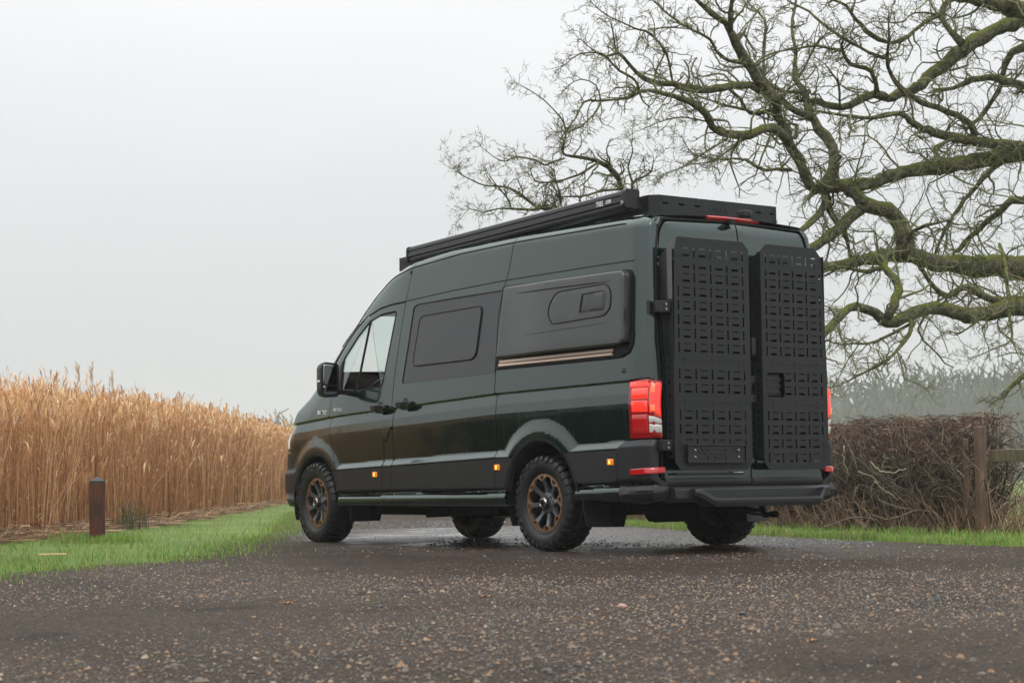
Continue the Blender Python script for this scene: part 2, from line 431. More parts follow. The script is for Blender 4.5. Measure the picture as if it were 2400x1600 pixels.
van=empty('camper_van'); tag(van,'dark green high-roof camper van with black perforated rear panels and roof rack','van')
SB=.362
RA=.492  # wheel opening radius
def azx(r,z,wz=.40): return math.sqrt(max(r*r-(z-wz)**2,0))
def both(fn):
    for sd in (1,-1): fn(sd)
def sidepanels(sd):
    nm=(lambda n:n)
    S=lambda name,poly,mat=PAINT,**k: surf(name,poly,mapS,mat,van,side=sd,rows=rowsS,**k)
    B=lambda x:float(ZL(x))-.058     # line where paint meets the grey cladding
    # rear quarter (behind the sliding door)
    seam=[(1.86,2.30),(1.905,2.17),(1.945,1.9),(1.966,1.458),(1.965,1.0)]
    xa=WH[0][0]
    zB=.80; a1=math.degrees(math.asin((B(1.9)-.40)/RA)); a2=180-math.degrees(math.asin((B(.9)-.40)/RA))
    quarter=[(-.075,1.32),(-.075,2.545)]
    quarter=[(-.07,.86),(.24,.86) if False else (-.07,1.305),(-.07,2.40),(-.05,2.55),(-.01,2.555)]+top(.05,1.80,14)+seam+[(1.965,B(1.965))]+arc(xa,.40,RA,a1,a2)+[(.36,B(.36)),(.275,.852),(.215,.857),(.215,1.30),(.02,1.31)]
    S('rear_quarter_panel',quarter,du=.025,dv=.02,step=.02)
    # sliding door
    dl=[(1.965,1.0),(1.966,1.458),(1.945,1.9),(1.905,2.17),(1.86,2.30),(1.80,float(ZT(1.8))-.004)]
    bl=[(3.415,2.30),(3.445,2.17),(3.50,1.9),(3.555,1.5),(3.568,1.22),(3.572,B(3.57))]
    door=[(1.965,B(1.965))]+dl+top(1.86,3.33,9)+bl
    S('sliding_door',door)
    # upper cab side
    gut=[(3.445,2.185),(3.70,2.178),(3.909,2.160),(4.164,2.10),(4.337,2.015),(4.514,1.878),(4.694,1.70),(4.85,1.53)]
    cabtop=[(3.415,2.30)]+[(3.33,float(ZT(3.33))-.004)]+top(3.5,4.84,16)+[(4.90,float(ZT(4.90))-.05),(4.85,1.53)][1:]+gut[::-1][1:]
    S('cab_roof_side',cabtop,gap=.002,dv=.025)
    # front door, upper edge follows the gutter
    win=rnd([(3.757,1.428),(3.594,2.106),(3.862,2.098),(4.083,2.048),(4.289,1.918),(4.499,1.727),(4.513,1.402)],[.03,.03,.02,.02,.02,.02,.02],3)
    ub=[(3.445,2.172),(3.70,2.166),(3.905,2.148),(4.155,2.09),(4.325,2.005),(4.50,1.868),(4.66,1.70),(4.675,1.50),(4.68,1.36),(4.73,1.03)]
    xf=WH[1][0]; af=180-math.degrees(math.asin((B(4.5)-.40)/.455))
    fd=[(3.572,1.05),(3.568,1.22),(3.555,1.5),(3.50,1.9)]+ub+[(4.66,.88),(4.57,B(4.57)),(3.735,B(3.735)),(3.732,.97),(3.70,.93),(3.60,1.06)]
    S('cab_door',fd,holes=[win],gap=.0045,du=.04)
    bp=[(3.572,B(3.57)),(3.572,1.03),(3.60,1.045),(3.695,.915),(3.725,.955),(3.73,B(3.73))]
    S('door_pillar_panel',bp,gap=.003)
    # glazing of the front door (two panes with a divider)
    gl=inset(win,-.008)
    x0=[(4.083,2.048),(4.20,1.37)]
    def half(front):
        q=[]
        for p in gl:
            xd=4.083+(2.048-p[1])*(.135/.64)
            if (p[0]>xd)==front: q.append(tuple(p))
        return q
    surf('door_window',half(False),mapS,GLASS,van,side=sd,off=-.010,thick=.004,gap=0)
    surf('quarter_window',half(True),mapS,GLASS,van,side=sd,off=-.010,thick=.004,gap=0)
    mb=MB(); P=mapS(np.array([4.075,4.14,4.21]),np.array([2.062,1.73,1.405])); P[:,1]=(P[:,1]-.004)*sd
    mb.tube(P,.011,6); mb.build('window_divider',GROOVE,van)
    rr=np.concatenate([win,win[:1]]); P=mapS(rr[:,0],rr[:,1]); P[:,1]=(P[:,1]-.002)*sd
    MB().tube(P,.008,6,False).build('window_seal',GROOVE,van)
    # mirror triangle, A pillar base
    cushion('mirror_base_panel',rnd([(4.515,1.40),(4.505,1.715),(4.60,1.62),(4.665,1.50),(4.67,1.385)],.015,3),mapS,BLACK,van,[(0,0),(.002,.008),(.008,.012)],side=sd)
    # front wing
    wing=[(4.68,1.36),(4.675,1.50),(4.66,1.70)]+[(4.70,float(ZT(4.70))-.05),(4.85,1.545)][1:]+top(5.0,5.55,8,.03)+[(5.62,1.155),(5.66,1.02),(5.62,.93)]
    arcf=arc(xf,.40,.455,math.degrees(math.asin((.80-.40)/.455)),af)
    wing=[(4.68,1.36),(4.67,1.52),(4.70,1.66),(4.85,1.53)]+top(4.95,5.74,10,.012)+[(5.76,1.08),(5.74,1.02),(5.60,.86),(5.44,.62)][:4]+[(5.40,.70)]
    a0=math.degrees(math.atan2(.30,.407-.065)); 
    wing=wing[:-2]+[(5.60,.86),(5.40,.80),(5.36,.665)]+arc(xf,.40,.455,36,af)+[(4.57,B(4.57)),(4.66,.88),(4.73,1.03)]
    S('front_wing',wing,gap=.0035,du=.025,dv=.02,step=.02)
    # grey cladding with its own breaks
    def clad(name,x0,x1,pre=None,post=None,z0=None):
        if pre is None: pre=[(x0,float(ZG(x0))+.004),(x0,B(x0)-.001)]
        if post is None: post=[(x1,B(x1)-.001),(x1,float(ZG(x1))+.004)]
        surf(name,pre+post,mapS,CLAD,van,side=sd,rows=rowsS,gap=.002,off=.001)
    clad('side_cladding',3.735,4.56,post=[(4.56,B(4.56))]+arc(xf,.40,.455,af,176,6)+[(xf-.453,float(ZG(4.55))+.004)])
    clad('side_cladding',3.574,3.732); clad('side_cladding',1.968,3.571)
    clad('side_cladding',1.85,1.963,pre=[(WH[0][0]+azx(RA,.49),.49)]+arc(xa,.40,RA,10.5,a1,6))
    clad('side_cladding',.363,.9,post=arc(xa,.40,RA,a2,172,8)+[(xa-RA*.99,float(ZG(.86))+.004)])
    # sills below the groove
    for a,b,nmz in ((3.735,4.55,'sill'),(3.574,3.732,'sill'),(1.968,3.571,'sill'),(1.845,1.963,'sill')):
        surf(nmz,[(a,SB),(a,float(ZG(a))-.002),(b,float(ZG(b))-.002),(b,SB)],mapS,PAINT,van,side=sd,rows=rowsS,dv=.012,gap=.0015)
    surf('sill',[(.345,.388),(.345,float(ZG(.34))-.002),(.86,float(ZG(.86))-.002),(.90,.47),(.915,.40)],mapS,PAINT,van,side=sd,rows=rowsS,dv=.012,gap=.0015)
    MB().box((1.83,.90*sd,.352),(4.56,1.012*sd,.366)).build('sill_flange',CLAD,van)
    # wheel arch lips
    for (wx,wz),r,a,b in ((WH[0],RA,8,172),(WH[1],.455,-6,172)):
        A=np.radians(np.linspace(a,b,40)); V=[];F=[]
        for k,(dr,dy) in enumerate(((.006,.004),(-.012,.002),(-.030,-.012),(-.034,-.05))):
            rr_=r+dr; P=mapS(wx+rr_*np.cos(A),wz+rr_*np.sin(A)); 
            if k>1: P=mapS(wx+(r+.01)*np.cos(A),wz+(r+.01)*np.sin(A)); P[:,0]=wx+rr_*np.cos(A);P[:,2]=wz+rr_*np.sin(A)
            P[:,1]+=dy; P[:,1]*=sd; V.append(P)
        m=len(A); F=[(i*m+j,i*m+j+1,(i+1)*m+j+1,(i+1)*m+j) for i in range(3) for j in range(m-1)]
        npmesh('wheel_arch_lip',np.concatenate(V),np.array(F),CLAD,van,True)
        # inner arch liner
        mb=MB(); mb.lathe([(.99,r-.01),(.99,r+.0),(.55,r+.02),(.55,.05)],40,(wx,0,wz),a0=math.radians(-25),a1=math.radians(205)); 
        for v in mb.v: v[:,1]*=sd
        mb.build('arch_liner',UNDER,van)
both(sidepanels)
# thin black gutter line along the roof and lower roof swage
def gutters(sd):
    for nm_,xs,zf,r in (('roof_gutter',np.linspace(.30,4.62,70),lambda x:np.minimum(itp(x,[.3,.37,1.8,2.6,3.39,3.7,3.9],[2.51,2.514,2.53,2.52,2.475,2.425,2.36]),ZT(x)-.055),.0065),
                      ('swage_seal',np.linspace(.17,4.80,80),lambda x:itp(x,[.17,.6,1.9,2.7,3.44,3.7,3.909,4.164,4.337,4.514,4.694,4.85],[2.213,2.218,2.222,2.208,2.181,2.172,2.154,2.095,2.010,1.873,1.70,1.538]),.0052)):
        x=xs; P=mapS(x,zf(x)); P[:,1]=(P[:,1]+.000)*sd
        MB().tube(P,r,6).build(nm_,GROOVE,van)
both(gutters)
# dark shell added behind the panel gaps to block light
def shell(sd):
    xa,xf=WH[0][0],WH[1][0]
    out=[(-.05,.42),(-.05,2.5),(.1,2.55)]+top(.2,3.40,8,.05)+[(3.50,2.1),(3.64,1.42),(4.6,1.38),(4.9,1.36),(5.3,1.0),(5.42,.8),(5.40,.7)]+arc(xf,.40,.455,36,178,14)+[(4.53,.385),(1.86,.385)]+arc(xa,.40,RA,4,176,14)+[(.3,.42)]
    surf('gap_block_shell',out,mapS,DARK,van,side=sd,off=-.028,gap=0,thick=.004,dv=.05)
both(shell)

# roof, windscreen and bonnet: grids spanning left to right
def span(name,x0,x1,n,mat,crown,dz=0.,ny=14,dk=0.):
    xs=np.linspace(x0,x1,n); ye=YP(xs,ZT(xs)-.004)-dk; t=np.linspace(-1,1,ny*2+1)
    X=np.repeat(xs[:,None],len(t),1); Y=ye[:,None]*t; cr=crown(xs)[:,None]
    Z=(ZT(xs)-.004+dz)[:,None]+cr*(1-np.abs(t)**2.2)
    X=X+(.16*ss((xs-3.9)/.8)*(1-ss((xs-5.0)/.6)))[:,None]*(1-t**2)
    X=X+ (.05*(1-ss((xs-.05)/.3)))[:,None]*0
    V=np.stack([X,Y,Z],-1).reshape(-1,3); m=len(t)
    F=np.array([(i*m+j,(i+1)*m+j,(i+1)*m+j+1,i*m+j+1) for i in range(n-1) for j in range(m-1)])
    return npmesh(name,V,F[:,::-1],mat,van,True)
span('roof',.12,4.33,70,PAINT,lambda x:.028+0*x)
span('windscreen',4.335,4.93,14,GLASSW,lambda x:.035+.0*x,dz=-.002)
def bonnet():
    ss_=np.linspace(4.935,5.80,18); E_=mapS(ss_,ZT(ss_)-.004); t=np.linspace(-1,1,29); bul=.16+(.20-.16)*ss((ss_-5.2)/.6)
    X=E_[:,:1]+bul[:,None]*(1-t**2); Y=E_[:,1:2]*t; Z=E_[:,2:]+(.035-.015*ss((ss_-5.1)/.6))[:,None]*(1-np.abs(t)**2.2)
    V=np.stack([X,Y,Z],-1).reshape(-1,3); m=len(t); F=np.array([(i*m+j,(i+1)*m+j,(i+1)*m+j+1,i*m+j+1) for i in range(17) for j in range(m-1)])
    npmesh('bonnet',V,F[:,::-1],PAINT,van,True)
bonnet()
# nose: front face pieces
def nosepiece(name,poly,mat,off=0,prof=None):
    for sd in (1,-1): 
        surf(name,poly,mapS,mat,van,side=sd,off=off,gap=.002,dv=.04)
s1=5.45+LN*PI/2-.001
nosepiece('front_bumper',[(5.36,.665),(5.40,.80),(5.62,.86),(s1,.84),(s1,.345),(5.50,.335),(5.437,.385),(5.437,.52)],CLAD)
nosepiece('grille_panel',[(6.0,.86),(6.04,1.06),(s1,1.08),(s1,.85)],BLACK)
nosepiece('bonnet_lip',[(5.765,1.06),(5.76,1.115),(5.9,1.125),(s1,1.14),(s1,1.085),(6.04,1.065)],PAINT)
for sd in (1,-1):
    cushion('headlight',rnd([(5.635,.90),(5.755,1.06),(6.03,1.055),(5.99,.87)],.02,3),mapS,WHITEL,van,[(0,-.004),(.004,.006),(.02,.010)],side=sd)
for k in range(3):
    for sd in (1,-1):
        P=mapS(np.linspace(6.03,s1,8),np.full(8,.90+.07*k)); P[:,1]*=sd; P[:,0]+=.006
        MB().tube(P,.008,6).build('grille_bar',CHROME,van)

# rear: header, doors, frame
RF=[(-.90,.40),(.90,.40),(.90,2.38),(.84,2.50),(.74,2.56),(-.74,2.56),(-.84,2.50),(-.90,2.38)]
def mapR2(y,z): p=mapR(y,z); p[...,0]+=.035; return p
mapR2.sg=-1
surf('rear_frame',RF,mapR2,DARK,van,gap=0,dv=.1,du=.3)
hd=[(-.905,2.30),(-.905,2.40),(-.85,2.50),(-.74,2.555)]
def doorpoly():
    return rnd([(.0045,.508),(.876,.508),(.882,1.1),(.880,1.73),(.840,2.25),(.800,2.43),(.745,2.518),(.0045,2.544)],[.0,.03,.0,.2,.3,.12,.05,0],4)*np.array([1,1])
DP=doorpoly()
for sd in (1,-1):
    P=DP.copy()
    surf('rear_door',P,mapR,PAINT,van,side=sd,off=-.002,gap=.002,du=.12,dv=.05)
    # seal line round the door
    q=np.array([(.90,.56),(.905,1.1),(.903,1.75),(.862,2.26),(.820,2.45),(.762,2.535),(.35,2.551),(0,2.556)]); q=np.array([tuple(p) for p in q])
    tt=np.linspace(0,len(q)-1,60); yy=np.interp(tt,range(len(q)),q[:,0]); zz=np.interp(tt,range(len(q)),q[:,1])
    P=mapR(yy,zz); P[:,0]+=.004; P[:,1]*=sd; P=P
    MB().tube(P,.0115,6).build('door_seal',GROOVE,van)
    cl=[(.006,.512),(.872,.512),(.872,.562),(.006,.562)]
    cushion('door_foot_trim',np.array(cl),mapR,CLAD,van,[(0,0),(.002,.008),(.01,.012)],side=sd)
# header above the doors up to the roof edge
hp=[(.86,2.485),(.845,2.52),(.80,2.552),(.76,2.565),(.30,2.586),(0,2.590),(0,2.562),(.35,2.556),(.768,2.540),(.812,2.485)]
for sd in(1,-1):
    surf('rear_header',hp,mapR,PAINT,van,side=sd,gap=0,dv=.015,du=.1,thick=.03)
# third brake light and camera
def mapR3(y,z): p=mapR(y,np.full_like(np.asarray(z,float),2.565)); p[...,2]=z; p[...,0]+=(np.asarray(z)-2.565)*.5; return p
mapR3.sg=-1
bl=[( .285,2.574),(.285,2.598),(-.03,2.605),(-.19,2.598),(-.265,2.576),(-.05,2.580)]
cushion('third_brake_light',np.array([(.285,2.566),(.285,2.592),(.10,2.596),(-.17,2.592),(-.265,2.568)]),mapR3,REDM,van,[(0,.0),(.002,.018),(.006,.022)],step=.03)
mb=MB(); mb.box((-.03,-.04,2.585),(.06,.04,2.640)); c_=mb.build('reversing_camera',CLAD,van,bevel=.012)
MB().lathe([(0,0.0001),(0,.018),(-.012,.018)],16,(-.024,0,2.60),axis='x').build('camera_lens',BLACK,c_)
MB().box((.075,.045,2.535),(.12,.09,2.58)).build('washer_nozzle',BLACK,van,bevel=.008)

# tail lamps
def lamp(sd):
    base=rnd([(-.066,.862),(.214,.858),(.216,1.293),(.05,1.301),(-.064,1.288)],[.008,.02,.01,.02,.012],3)
    lb=cushion('tail_light',base,mapS,REDD,van,[(0,-.01),(0,.010),(.006,.017)],side=sd,du=.02,dv=.05)
    def blk(nm,poly,mat,h=.020,bk=None,r=.004):
        return cushion(nm,rnd(poly,r,2),mapS,mat,lb,[(0,.012),(.0,h),(.003,h+.002)],side=sd,du=.02,dv=.05)
    blk('upper_lens',[(.036,1.232),(.180,1.232),(.176,1.154),(.036,1.154)],REDL)
    blk('upper_lens_crown',[(.034,1.240),(.205,1.240),(.205,1.286),(.045,1.292)],REDL)
    blk('middle_lens',[(.036,1.140),(.176,1.140),(.174,1.060),(.036,1.058)],REDL)
    blk('lower_lens',[(.038,1.040),(.176,1.040),(.176,.900),(.038,.900)],REDM)
    blk('rear_lens',[(.020,1.280),(.020,1.055),(-.020,1.035),(-.058,1.020),(-.056,1.270)],REDL,h=.018)
    blk('led_strip',[(.014,1.262),(.014,1.200),(-.004,1.200),(-.004,1.262)],REDH,h=.022)
    blk('led_strip',[(.014,1.110),(.014,1.068),(-.006,1.060),(-.006,1.110)],REDH,h=.022)
    blk('reversing_lens',[(.024,1.030),(.024,.978),(-.058,.968),(-.058,.998)],WHITEL)
    blk('reversing_lens',[(.024,.968),(.024,.905),(-.058,.903),(-.058,.958)],WHITEL)
both(lamp)

# rear bumper corner pieces, centre, step
def bumper(sd):
    B=.79
    p=[(-.10,.40),(-.10,.535),(-.045,.575),(-.066,.848),(.215,.850),(.272,.845),(.352,.79),(.345,.385),(.10,.372)]
    o=surf('bumper_corner',p,mapS,BUMPER,van,side=sd,off=.012,gap=.0035,rows=rowsS,du=.03,dv=.03,thick=.03)
    # reflector
    cushion('bumper_reflector',rnd([(-.10,.603),(.176,.588),(.186,.632),(-.10,.648)],.004,2),mapS,REDM,van,[(0,.0),(.0,.024),(.004,.028)],side=sd,du=.02)
    # lower bulge of the corner
    cushion('bumper_lower_corner',rnd([(-.16,.400),(-.16,.505),(.10,.500),(.335,.470),(.335,.392)],.02,3),mapS,BUMPER,van,[(0,.0),(.004,.022),(.03,.032)],side=sd,du=.03)
    P=mapS(np.linspace(.31,-.12,20),np.linspace(.452,.460,20)); P=P+nrm(mapS,np.stack([np.linspace(.31,-.12,20),np.linspace(.452,.460,20)],1))*-.046; P[:,1]*=sd
    MB().tube(P,.004,5).build('bumper_groove',GROOVE,van)
both(bumper)
mb=MB()
prof=[(.03,.500),(-.070,.500),(-.098,.478),(-.100,.415),(-.085,.385),(.03,.380)]
Vb=[];m=len(prof)
for y in (.86,.80,.55,-.55,-.80,-.86): Vb+=[(x,y,z) for x,z in prof]
Fb=[(i*m+j,i*m+(j+1)%m,(i+1)*m+(j+1)%m,(i+1)*m+j) for i in range(5) for j in range(m)]+[tuple(range(m)),tuple(range(5*m,6*m))]
mb.add(Vb,Fb); mb.build('rear_bumper',BUMPER,van,bevel=.006)
# step: a tray hung lower with raked ends
ys=[.70,.655,.545,-.545,-.655,-.70]; zt_=[.482,.480,.412,.412,.480,.482]; zb_=[.43,.41,.345,.345,.41,.43]
mb=MB(); V=[];xx=[-.135,-.165,-.205,-.205,-.165,-.135]
for y,a,b,x in zip(ys,zt_,zb_,xx): V+=[(-.02,y,b),(x,y,b),(x-.008,y,(a+b)/2),(x,y,a),(x+.05,y,a),(x+.06,y,a-.012),(-.02,y,a-.012)]
m=7; F=[(i*m+j,i*m+(j+1)%m,(i+1)*m+(j+1)%m,(i+1)*m+j) for i in range(5) for j in range(m)]+[tuple(range(m)),tuple(range(5*m,6*m))]
mb.add(V,F); mb.build('bumper_step',BUMPER,van,bevel=.004)
mb=MB(); mb.box((-.16,-.54,.4135),(-.05,.54,.4185)); mb.build('step_tread',BLACK,van)
MB().box((-.214,-.56,.384),(-.209,.56,.392)).build('step_line',GROOVE,van)

# side markers, fuel lock, handles, badges
def small(sd):
    for s_,z_ in ((3.844,.633),(1.924,.671),(.433,.691)):
        o=cushion('side_marker_light',rect(s_-.034,z_-.024,s_+.034,z_+.024,.006,2),mapS,AMBER,van,[(0,.0),(.0,.012),(.004,.016)],side=sd)
        cushion('marker_led',rect(s_-.007,z_-.014,s_+.007,z_+.014,.003,2),mapS,AMBERH,o,[(0,.01),(0,.017),(.002,.018)],side=sd,step=.01)
    for s_,z_ in ((3.768,1.239),(3.340,1.254)):
        a=np.radians(np.arange(0,360,15)); cup=np.stack([s_+.052*np.cos(a),z_+.056*np.sin(a)],1)
        c=cushion('handle_recess_shade',cup,mapS,BLACK,van,[(0,.002),(.003,.005)],side=sd,step=.02)  # raised black disc, its colour stands in for the shaded handle cup
        cushion('door_handle',rnd([(s_-.125,z_-.016),(s_-.115,z_+.018),(s_+.115,z_+.020),(s_+.13,z_-.012),(s_+.03,z_-.026),(s_-.03,z_-.026)],.014,3),mapS,BLACK,van,[(0,.012),(.0,.030),(.006,.038)],side=sd)
    if sd>0:
        MB().lathe([(0,.040),(.012,.040),(.016,.034),(.016,.0001)],28,(.274,1.012,1.365)).build('filler_cap',BLACK,van,auto=.6)
        MB().box((.255,1.029,1.359),(.293,1.034,1.371)).build('cap_grip',GROOVE,van)
both(small)
M_=lambda s_,z_,off=.004:(mapS(s_,z_)[0],mapS(s_,z_)[1]+off,z_)
text('wing_badge','BI TDI',.052,WHT,van,basis(M_(4.84,1.232),(-1,0,-.03),(0,-.04,1)),sx=1.5)
text('door_badge','4MOTION',.045,WHT,van,basis(M_(4.535,1.246),(-1,0,-.03),(0,-.04,1)),sx=.75)

# panel insert on the sliding door with its window
def inserts(sd):
    P=rnd([(1.97,1.452),(1.97,1.92),(1.930,2.135),(3.285,2.128),(3.40,1.435)],[.0,.0,.0,.06,.05],5)
    surf('window_panel',P,mapS,VINYL,van,side=sd,off=.0045,gap=.001,thick=.006,dv=.04)
    Q=np.array([(1.97,2.137),(2.6,2.139),(3.27,2.132)]+[tuple(p) for p in P if p[0]>3.26]+[(3.3,1.433)]);
    R_=np.array([(1.95,2.138),(2.6,2.139),(3.24,2.133),(3.292,2.110),(3.34,1.80),(3.402,1.46),(3.392,1.440)]); t=np.linspace(0,6,60)
    xx=np.interp(t,range(7),R_[:,0]);zz=np.interp(t,range(7),R_[:,1]); L_=mapS(xx,zz); L_[:,1]=(L_[:,1]+.006)*sd
    MB().tube(L_,.0055,6).build('panel_seal',GROOVE,van)
    w=rnd([(2.262,1.587),(2.205,2.034),(3.165,2.020),(3.248,1.583)],[.09,.07,.06,.07],6)
    wp=cushion('side_window',w,mapS,VINYL,van,[(0,.004),(.0,.010),(.003,.013)],side=sd)
    pr=[(0,.0085)];
    P=mapS(*np.concatenate([w,w[:1]]).T); P[:,1]=(P[:,1]+.010)*sd
    MB().tube(P,.0075,6,False).build('window_frame_seal',GROOVE,wp)
both(inserts)
# bed pod on the rear quarter
def pod(sd):
    base=rnd([(.165,1.500),(.175,2.150),(1.93,2.172),(1.955,1.500)],[.09,.06,.02,.01],5)
    surf('pod_frame',base,mapS,GROOVE,van,side=sd,off=.006,gap=0,thick=.008)
    H=.085
    prof=[(0,.006),(0,H-.016)]+[(.016*(1-math.cos(a)),H-.016+.016*math.sin(a)) for a in np.linspace(.0,PI/2,5)][1:]
    out=rnd([(.205,1.572),(.20,2.138),(1.86,2.158),(1.915,1.572)],[.05,.06,.03,.02],6)
    # the pod tapers towards its front edge: its own height field
    def mp(s,z):
        p=mapS(s,z); n=nrm(mapS,np.stack([np.ravel(s),np.ravel(z)],1)).reshape(p.shape)*-1
        k=1-.35*ss((np.asarray(s)-1.2)/.7)
        return p+n*((k-1)*H)[...,None]*np.clip(1,0,1)
    mp.sg=-1
    po=cushion('sleeping_pod',out,lambda s,z:mapS(s,z),POD,van,prof,side=sd) if False else None
    P=resamp(out,.03); n=len(P); V=[];F=[]
    for k,(ins,off) in enumerate(prof):
        q=inset(P,ins); tap=1-.45*ss((q[:,0]-1.15)/.72)
        b=mapS(q[:,0],q[:,1]); b[:,1]+=off*tap+(q[:,1]-1.85)*0.0
        # side wall of pod nearly plumb
        V.append(b)
        if k: F+=[((k-1)*n+i,(k-1)*n+(i+1)%n,k*n+(i+1)%n,k*n+i) for i in range(n)]
    V2,F2=cdt(inset(P,prof[-1][0]),[],.08,.05); b=mapS(V2[:,0],V2[:,1]); b[:,1]+=prof[-1][1]*(1-.45*ss((V2[:,0]-1.15)/.72))
    V=np.concatenate(V+[b]); V[:,1]*=sd
    po=npmesh('sleeping_pod',V,[np.array(F),F2+n*len(prof)],POD,van,True)
    bm=bmesh.new();bm.from_mesh(po.data);bmesh.ops.remove_doubles(bm,verts=bm.verts,dist=1e-5);bmesh.ops.recalc_face_normals(bm,faces=bm.faces)
    for e in bm.edges:
        if len(e.link_faces)!=2 or e.calc_face_angle(0)>.7: e.smooth=False
    bm.to_mesh(po.data);bm.free()
    if sum(p.normal.y*p.area for p in po.data.polygons)*sd<0: po.data.flip_normals()
    def ms(s,z):
        p=mapS(s,z); p[...,1]+=H*(1-.45*ss((np.asarray(s)-1.15)/.72)); return p
    ms.sg=-1
    hw=rnd([(.43,1.805),(.352,1.86),(.352,1.99),(.42,2.052),(1.085,2.043),(1.178,1.90),(1.115,1.788)],[.06,.05,.05,.07,.09,.08,.06],5)
    hp_=cushion('pod_window',hw,ms,POD,po,[(0,-.002),(.0,.001),(.004,.002)],side=sd,step=.03)
    P=ms(*np.concatenate([hw,hw[:1]]).T); P[:,1]=(P[:,1]+.002)*sd
    MB().tube(P,.0055,6,False).build('pod_window_seal',GROOVE,hp_)
    iw=rnd([(.425,1.85),(.425,1.996),(.728,1.990),(.742,1.853)],[.04,.02,.003,.003],4)
    cushion('pod_window_pane',iw,ms,VINYL,hp_,[(0,.0),(0,.004),(.002,.005)],side=sd,step=.03)
    P=ms(np.array([.45,.60,.724,.7355,.744]),np.array([1.999,1.998,1.993,1.92,1.852])); P[:,1]=(P[:,1]+.005)*sd
    MB().tube(P,[.003,.004,.006,.009,.008],6).build('pane_edge',GROOVE,hp_)
    for a,b_,c,d,r in ((.36,2.066,1.655,2.086,.006),(.36,1.748,1.53,1.729,.0022)):
        P=ms(np.linspace(a,c,20),np.linspace(b_,d,20)); P[:,1]=P[:,1]*sd
        MB().tube(P,[r*min(1,.25+.75*min(i,19-i)/4) for i in range(20)],6).build('pod_crease',GROOVE,po)
    # beige twin rail under the pod
    for k,(za,zb2,dy) in enumerate(((1.497,1.520,.022),(1.527,1.552,.012))):
        P=[(.40,za),(.40,zb2),(1.905,zb2),(1.895 if k==0 else 1.905,za)]
        cushion('pod_rail',np.array(P,float),mapS,BEIGE,van,[(0,.004),(.0,dy),(.004,dy+.004)],side=sd)
    P=mapS(np.array([.165,.18,.22,.30,.42,1.0,1.955]),np.array([1.66,1.57,1.515,1.488,1.484,1.484,1.486])); P[:,1]=(P[:,1]+.010)*sd
    MB().tube(P,.010,6).build('pod_drip_seal',GROOVE,van)
both(pod)

# wing mirrors
def mirror(sd):
    mb=MB(); 
    def mm(a,b): return a,b
    out=rnd([(4.40,1.352),(4.56,1.385),(4.60,1.50),(4.56,1.655),(4.26,1.672),(4.245,1.40)],[.03,.05,.05,.05,.04,.05],4)
    # housing: loft seen from the side, thick in y
    cen=np.array([1.20,0])
    Y0,Y1=1.15,1.335
    a=rnd([(Y0,1.36),(Y1-.02,1.35),(Y1,1.42),(Y1,1.63),(Y1-.03,1.675),(Y0,1.665)],[.03,.04,.02,.03,.05,.03],4)
    rings=[(4.30,0),(4.312,-.003),(4.36,.0),(4.41,.012),(4.45,.035),(4.47,.065)]
    V=[];F=[];n=len(a)
    for x,i in rings:
        q=inset(a,i) if abs(i)>1e-6 else a; V+=[(x,p[0]*sd,p[1]) for p in q]
    for k in range(len(rings)-1): F+=[(k*n+i,k*n+(i+1)%n,(k+1)*n+(i+1)%n,(k+1)*n+i) for i in range(n)]
    F.append(tuple(range((len(rings)-1)*n,len(rings)*n)))
    mb.add(V,F); mb.add([(4.302,p[0]*sd,p[1]) for p in a],[tuple(range(n))])
    h=mb.build('wing_mirror',BLACK,van,auto=.5)
    def mg(y,z): y,z=np.broadcast_arrays(np.asarray(y,float),np.asarray(z,float)); return np.stack([4.2985+0*y,y,z],-1)
    mg.sg=-1
    cushion('upper_mirror_glass',rnd([(Y0+.02,1.47),(Y1-.018,1.47),(Y1-.022,1.655),(Y0+.02,1.645)],.02,3),mg,MIRR,h,[(0,0),(.003,.003)],side=sd)
    cushion('lower_mirror_glass',rnd([(Y0+.025,1.385),(Y1-.03,1.375),(Y1-.018,1.455),(Y0+.02,1.455)],.015,3),mg,MIRR,h,[(0,0),(.003,.003)],side=sd)
    MB().box((4.33,(Y1-.03)*sd,1.490),(4.375,(Y1+.004)*sd,1.510)).build('indicator_strip',WHT,h,bevel=.004)
    MB().box((4.34,.955*sd,1.385),(4.45,1.18*sd,1.43)).build('mirror_arm',BLACK,van,bevel=.012)
both(mirror)

# cab interior
def seat(y):
    e=MB(); e.box((-.25,-.25,-.08),(.27,.25,.08)).box((-.36,-.24,.0),(-.20,.24,.70),rot=[[.97,0,.22],[0,1,0],[-.22,0,.97]]).box((-.33,-.14,.74),(-.23,.14,.98),rot=[[.97,0,.22],[0,1,0],[-.22,0,.97]])
    o=e.build('cab_seat',SEATM,van,bevel=.04,auto=.9); o.location=(4.02,y,1.02); return o
seat(.52); seat(-.52)
MB().box((3.45,-.92,.45),(3.50,.92,1.35)).build('cab_partition',LINEM,van)
MB().box((3.42,-.80,2.15),(4.05,.80,2.19)).build('cab_headliner',LINEM,van,bevel=.01)
MB().box((3.50,-.93,.42),(4.9,.93,.60)).build('cab_floor',DARK,van)
MB().box((4.62,-.88,1.15),(5.05,.88,1.36)).build('dashboard',BLACK,van,bevel=.05)
a=np.linspace(0,2*PI,33); P=np.stack([4.56-.10*np.sin(a),.50+.20*np.cos(a),1.38+.17*np.sin(a)],1); MB().tube(P,.015,8,False).build('steering_wheel',BLACK,van)
MB().box((3.38,-.93,1.30),(3.40,.93,2.45)).build('rear_bulkhead',DARK,van)

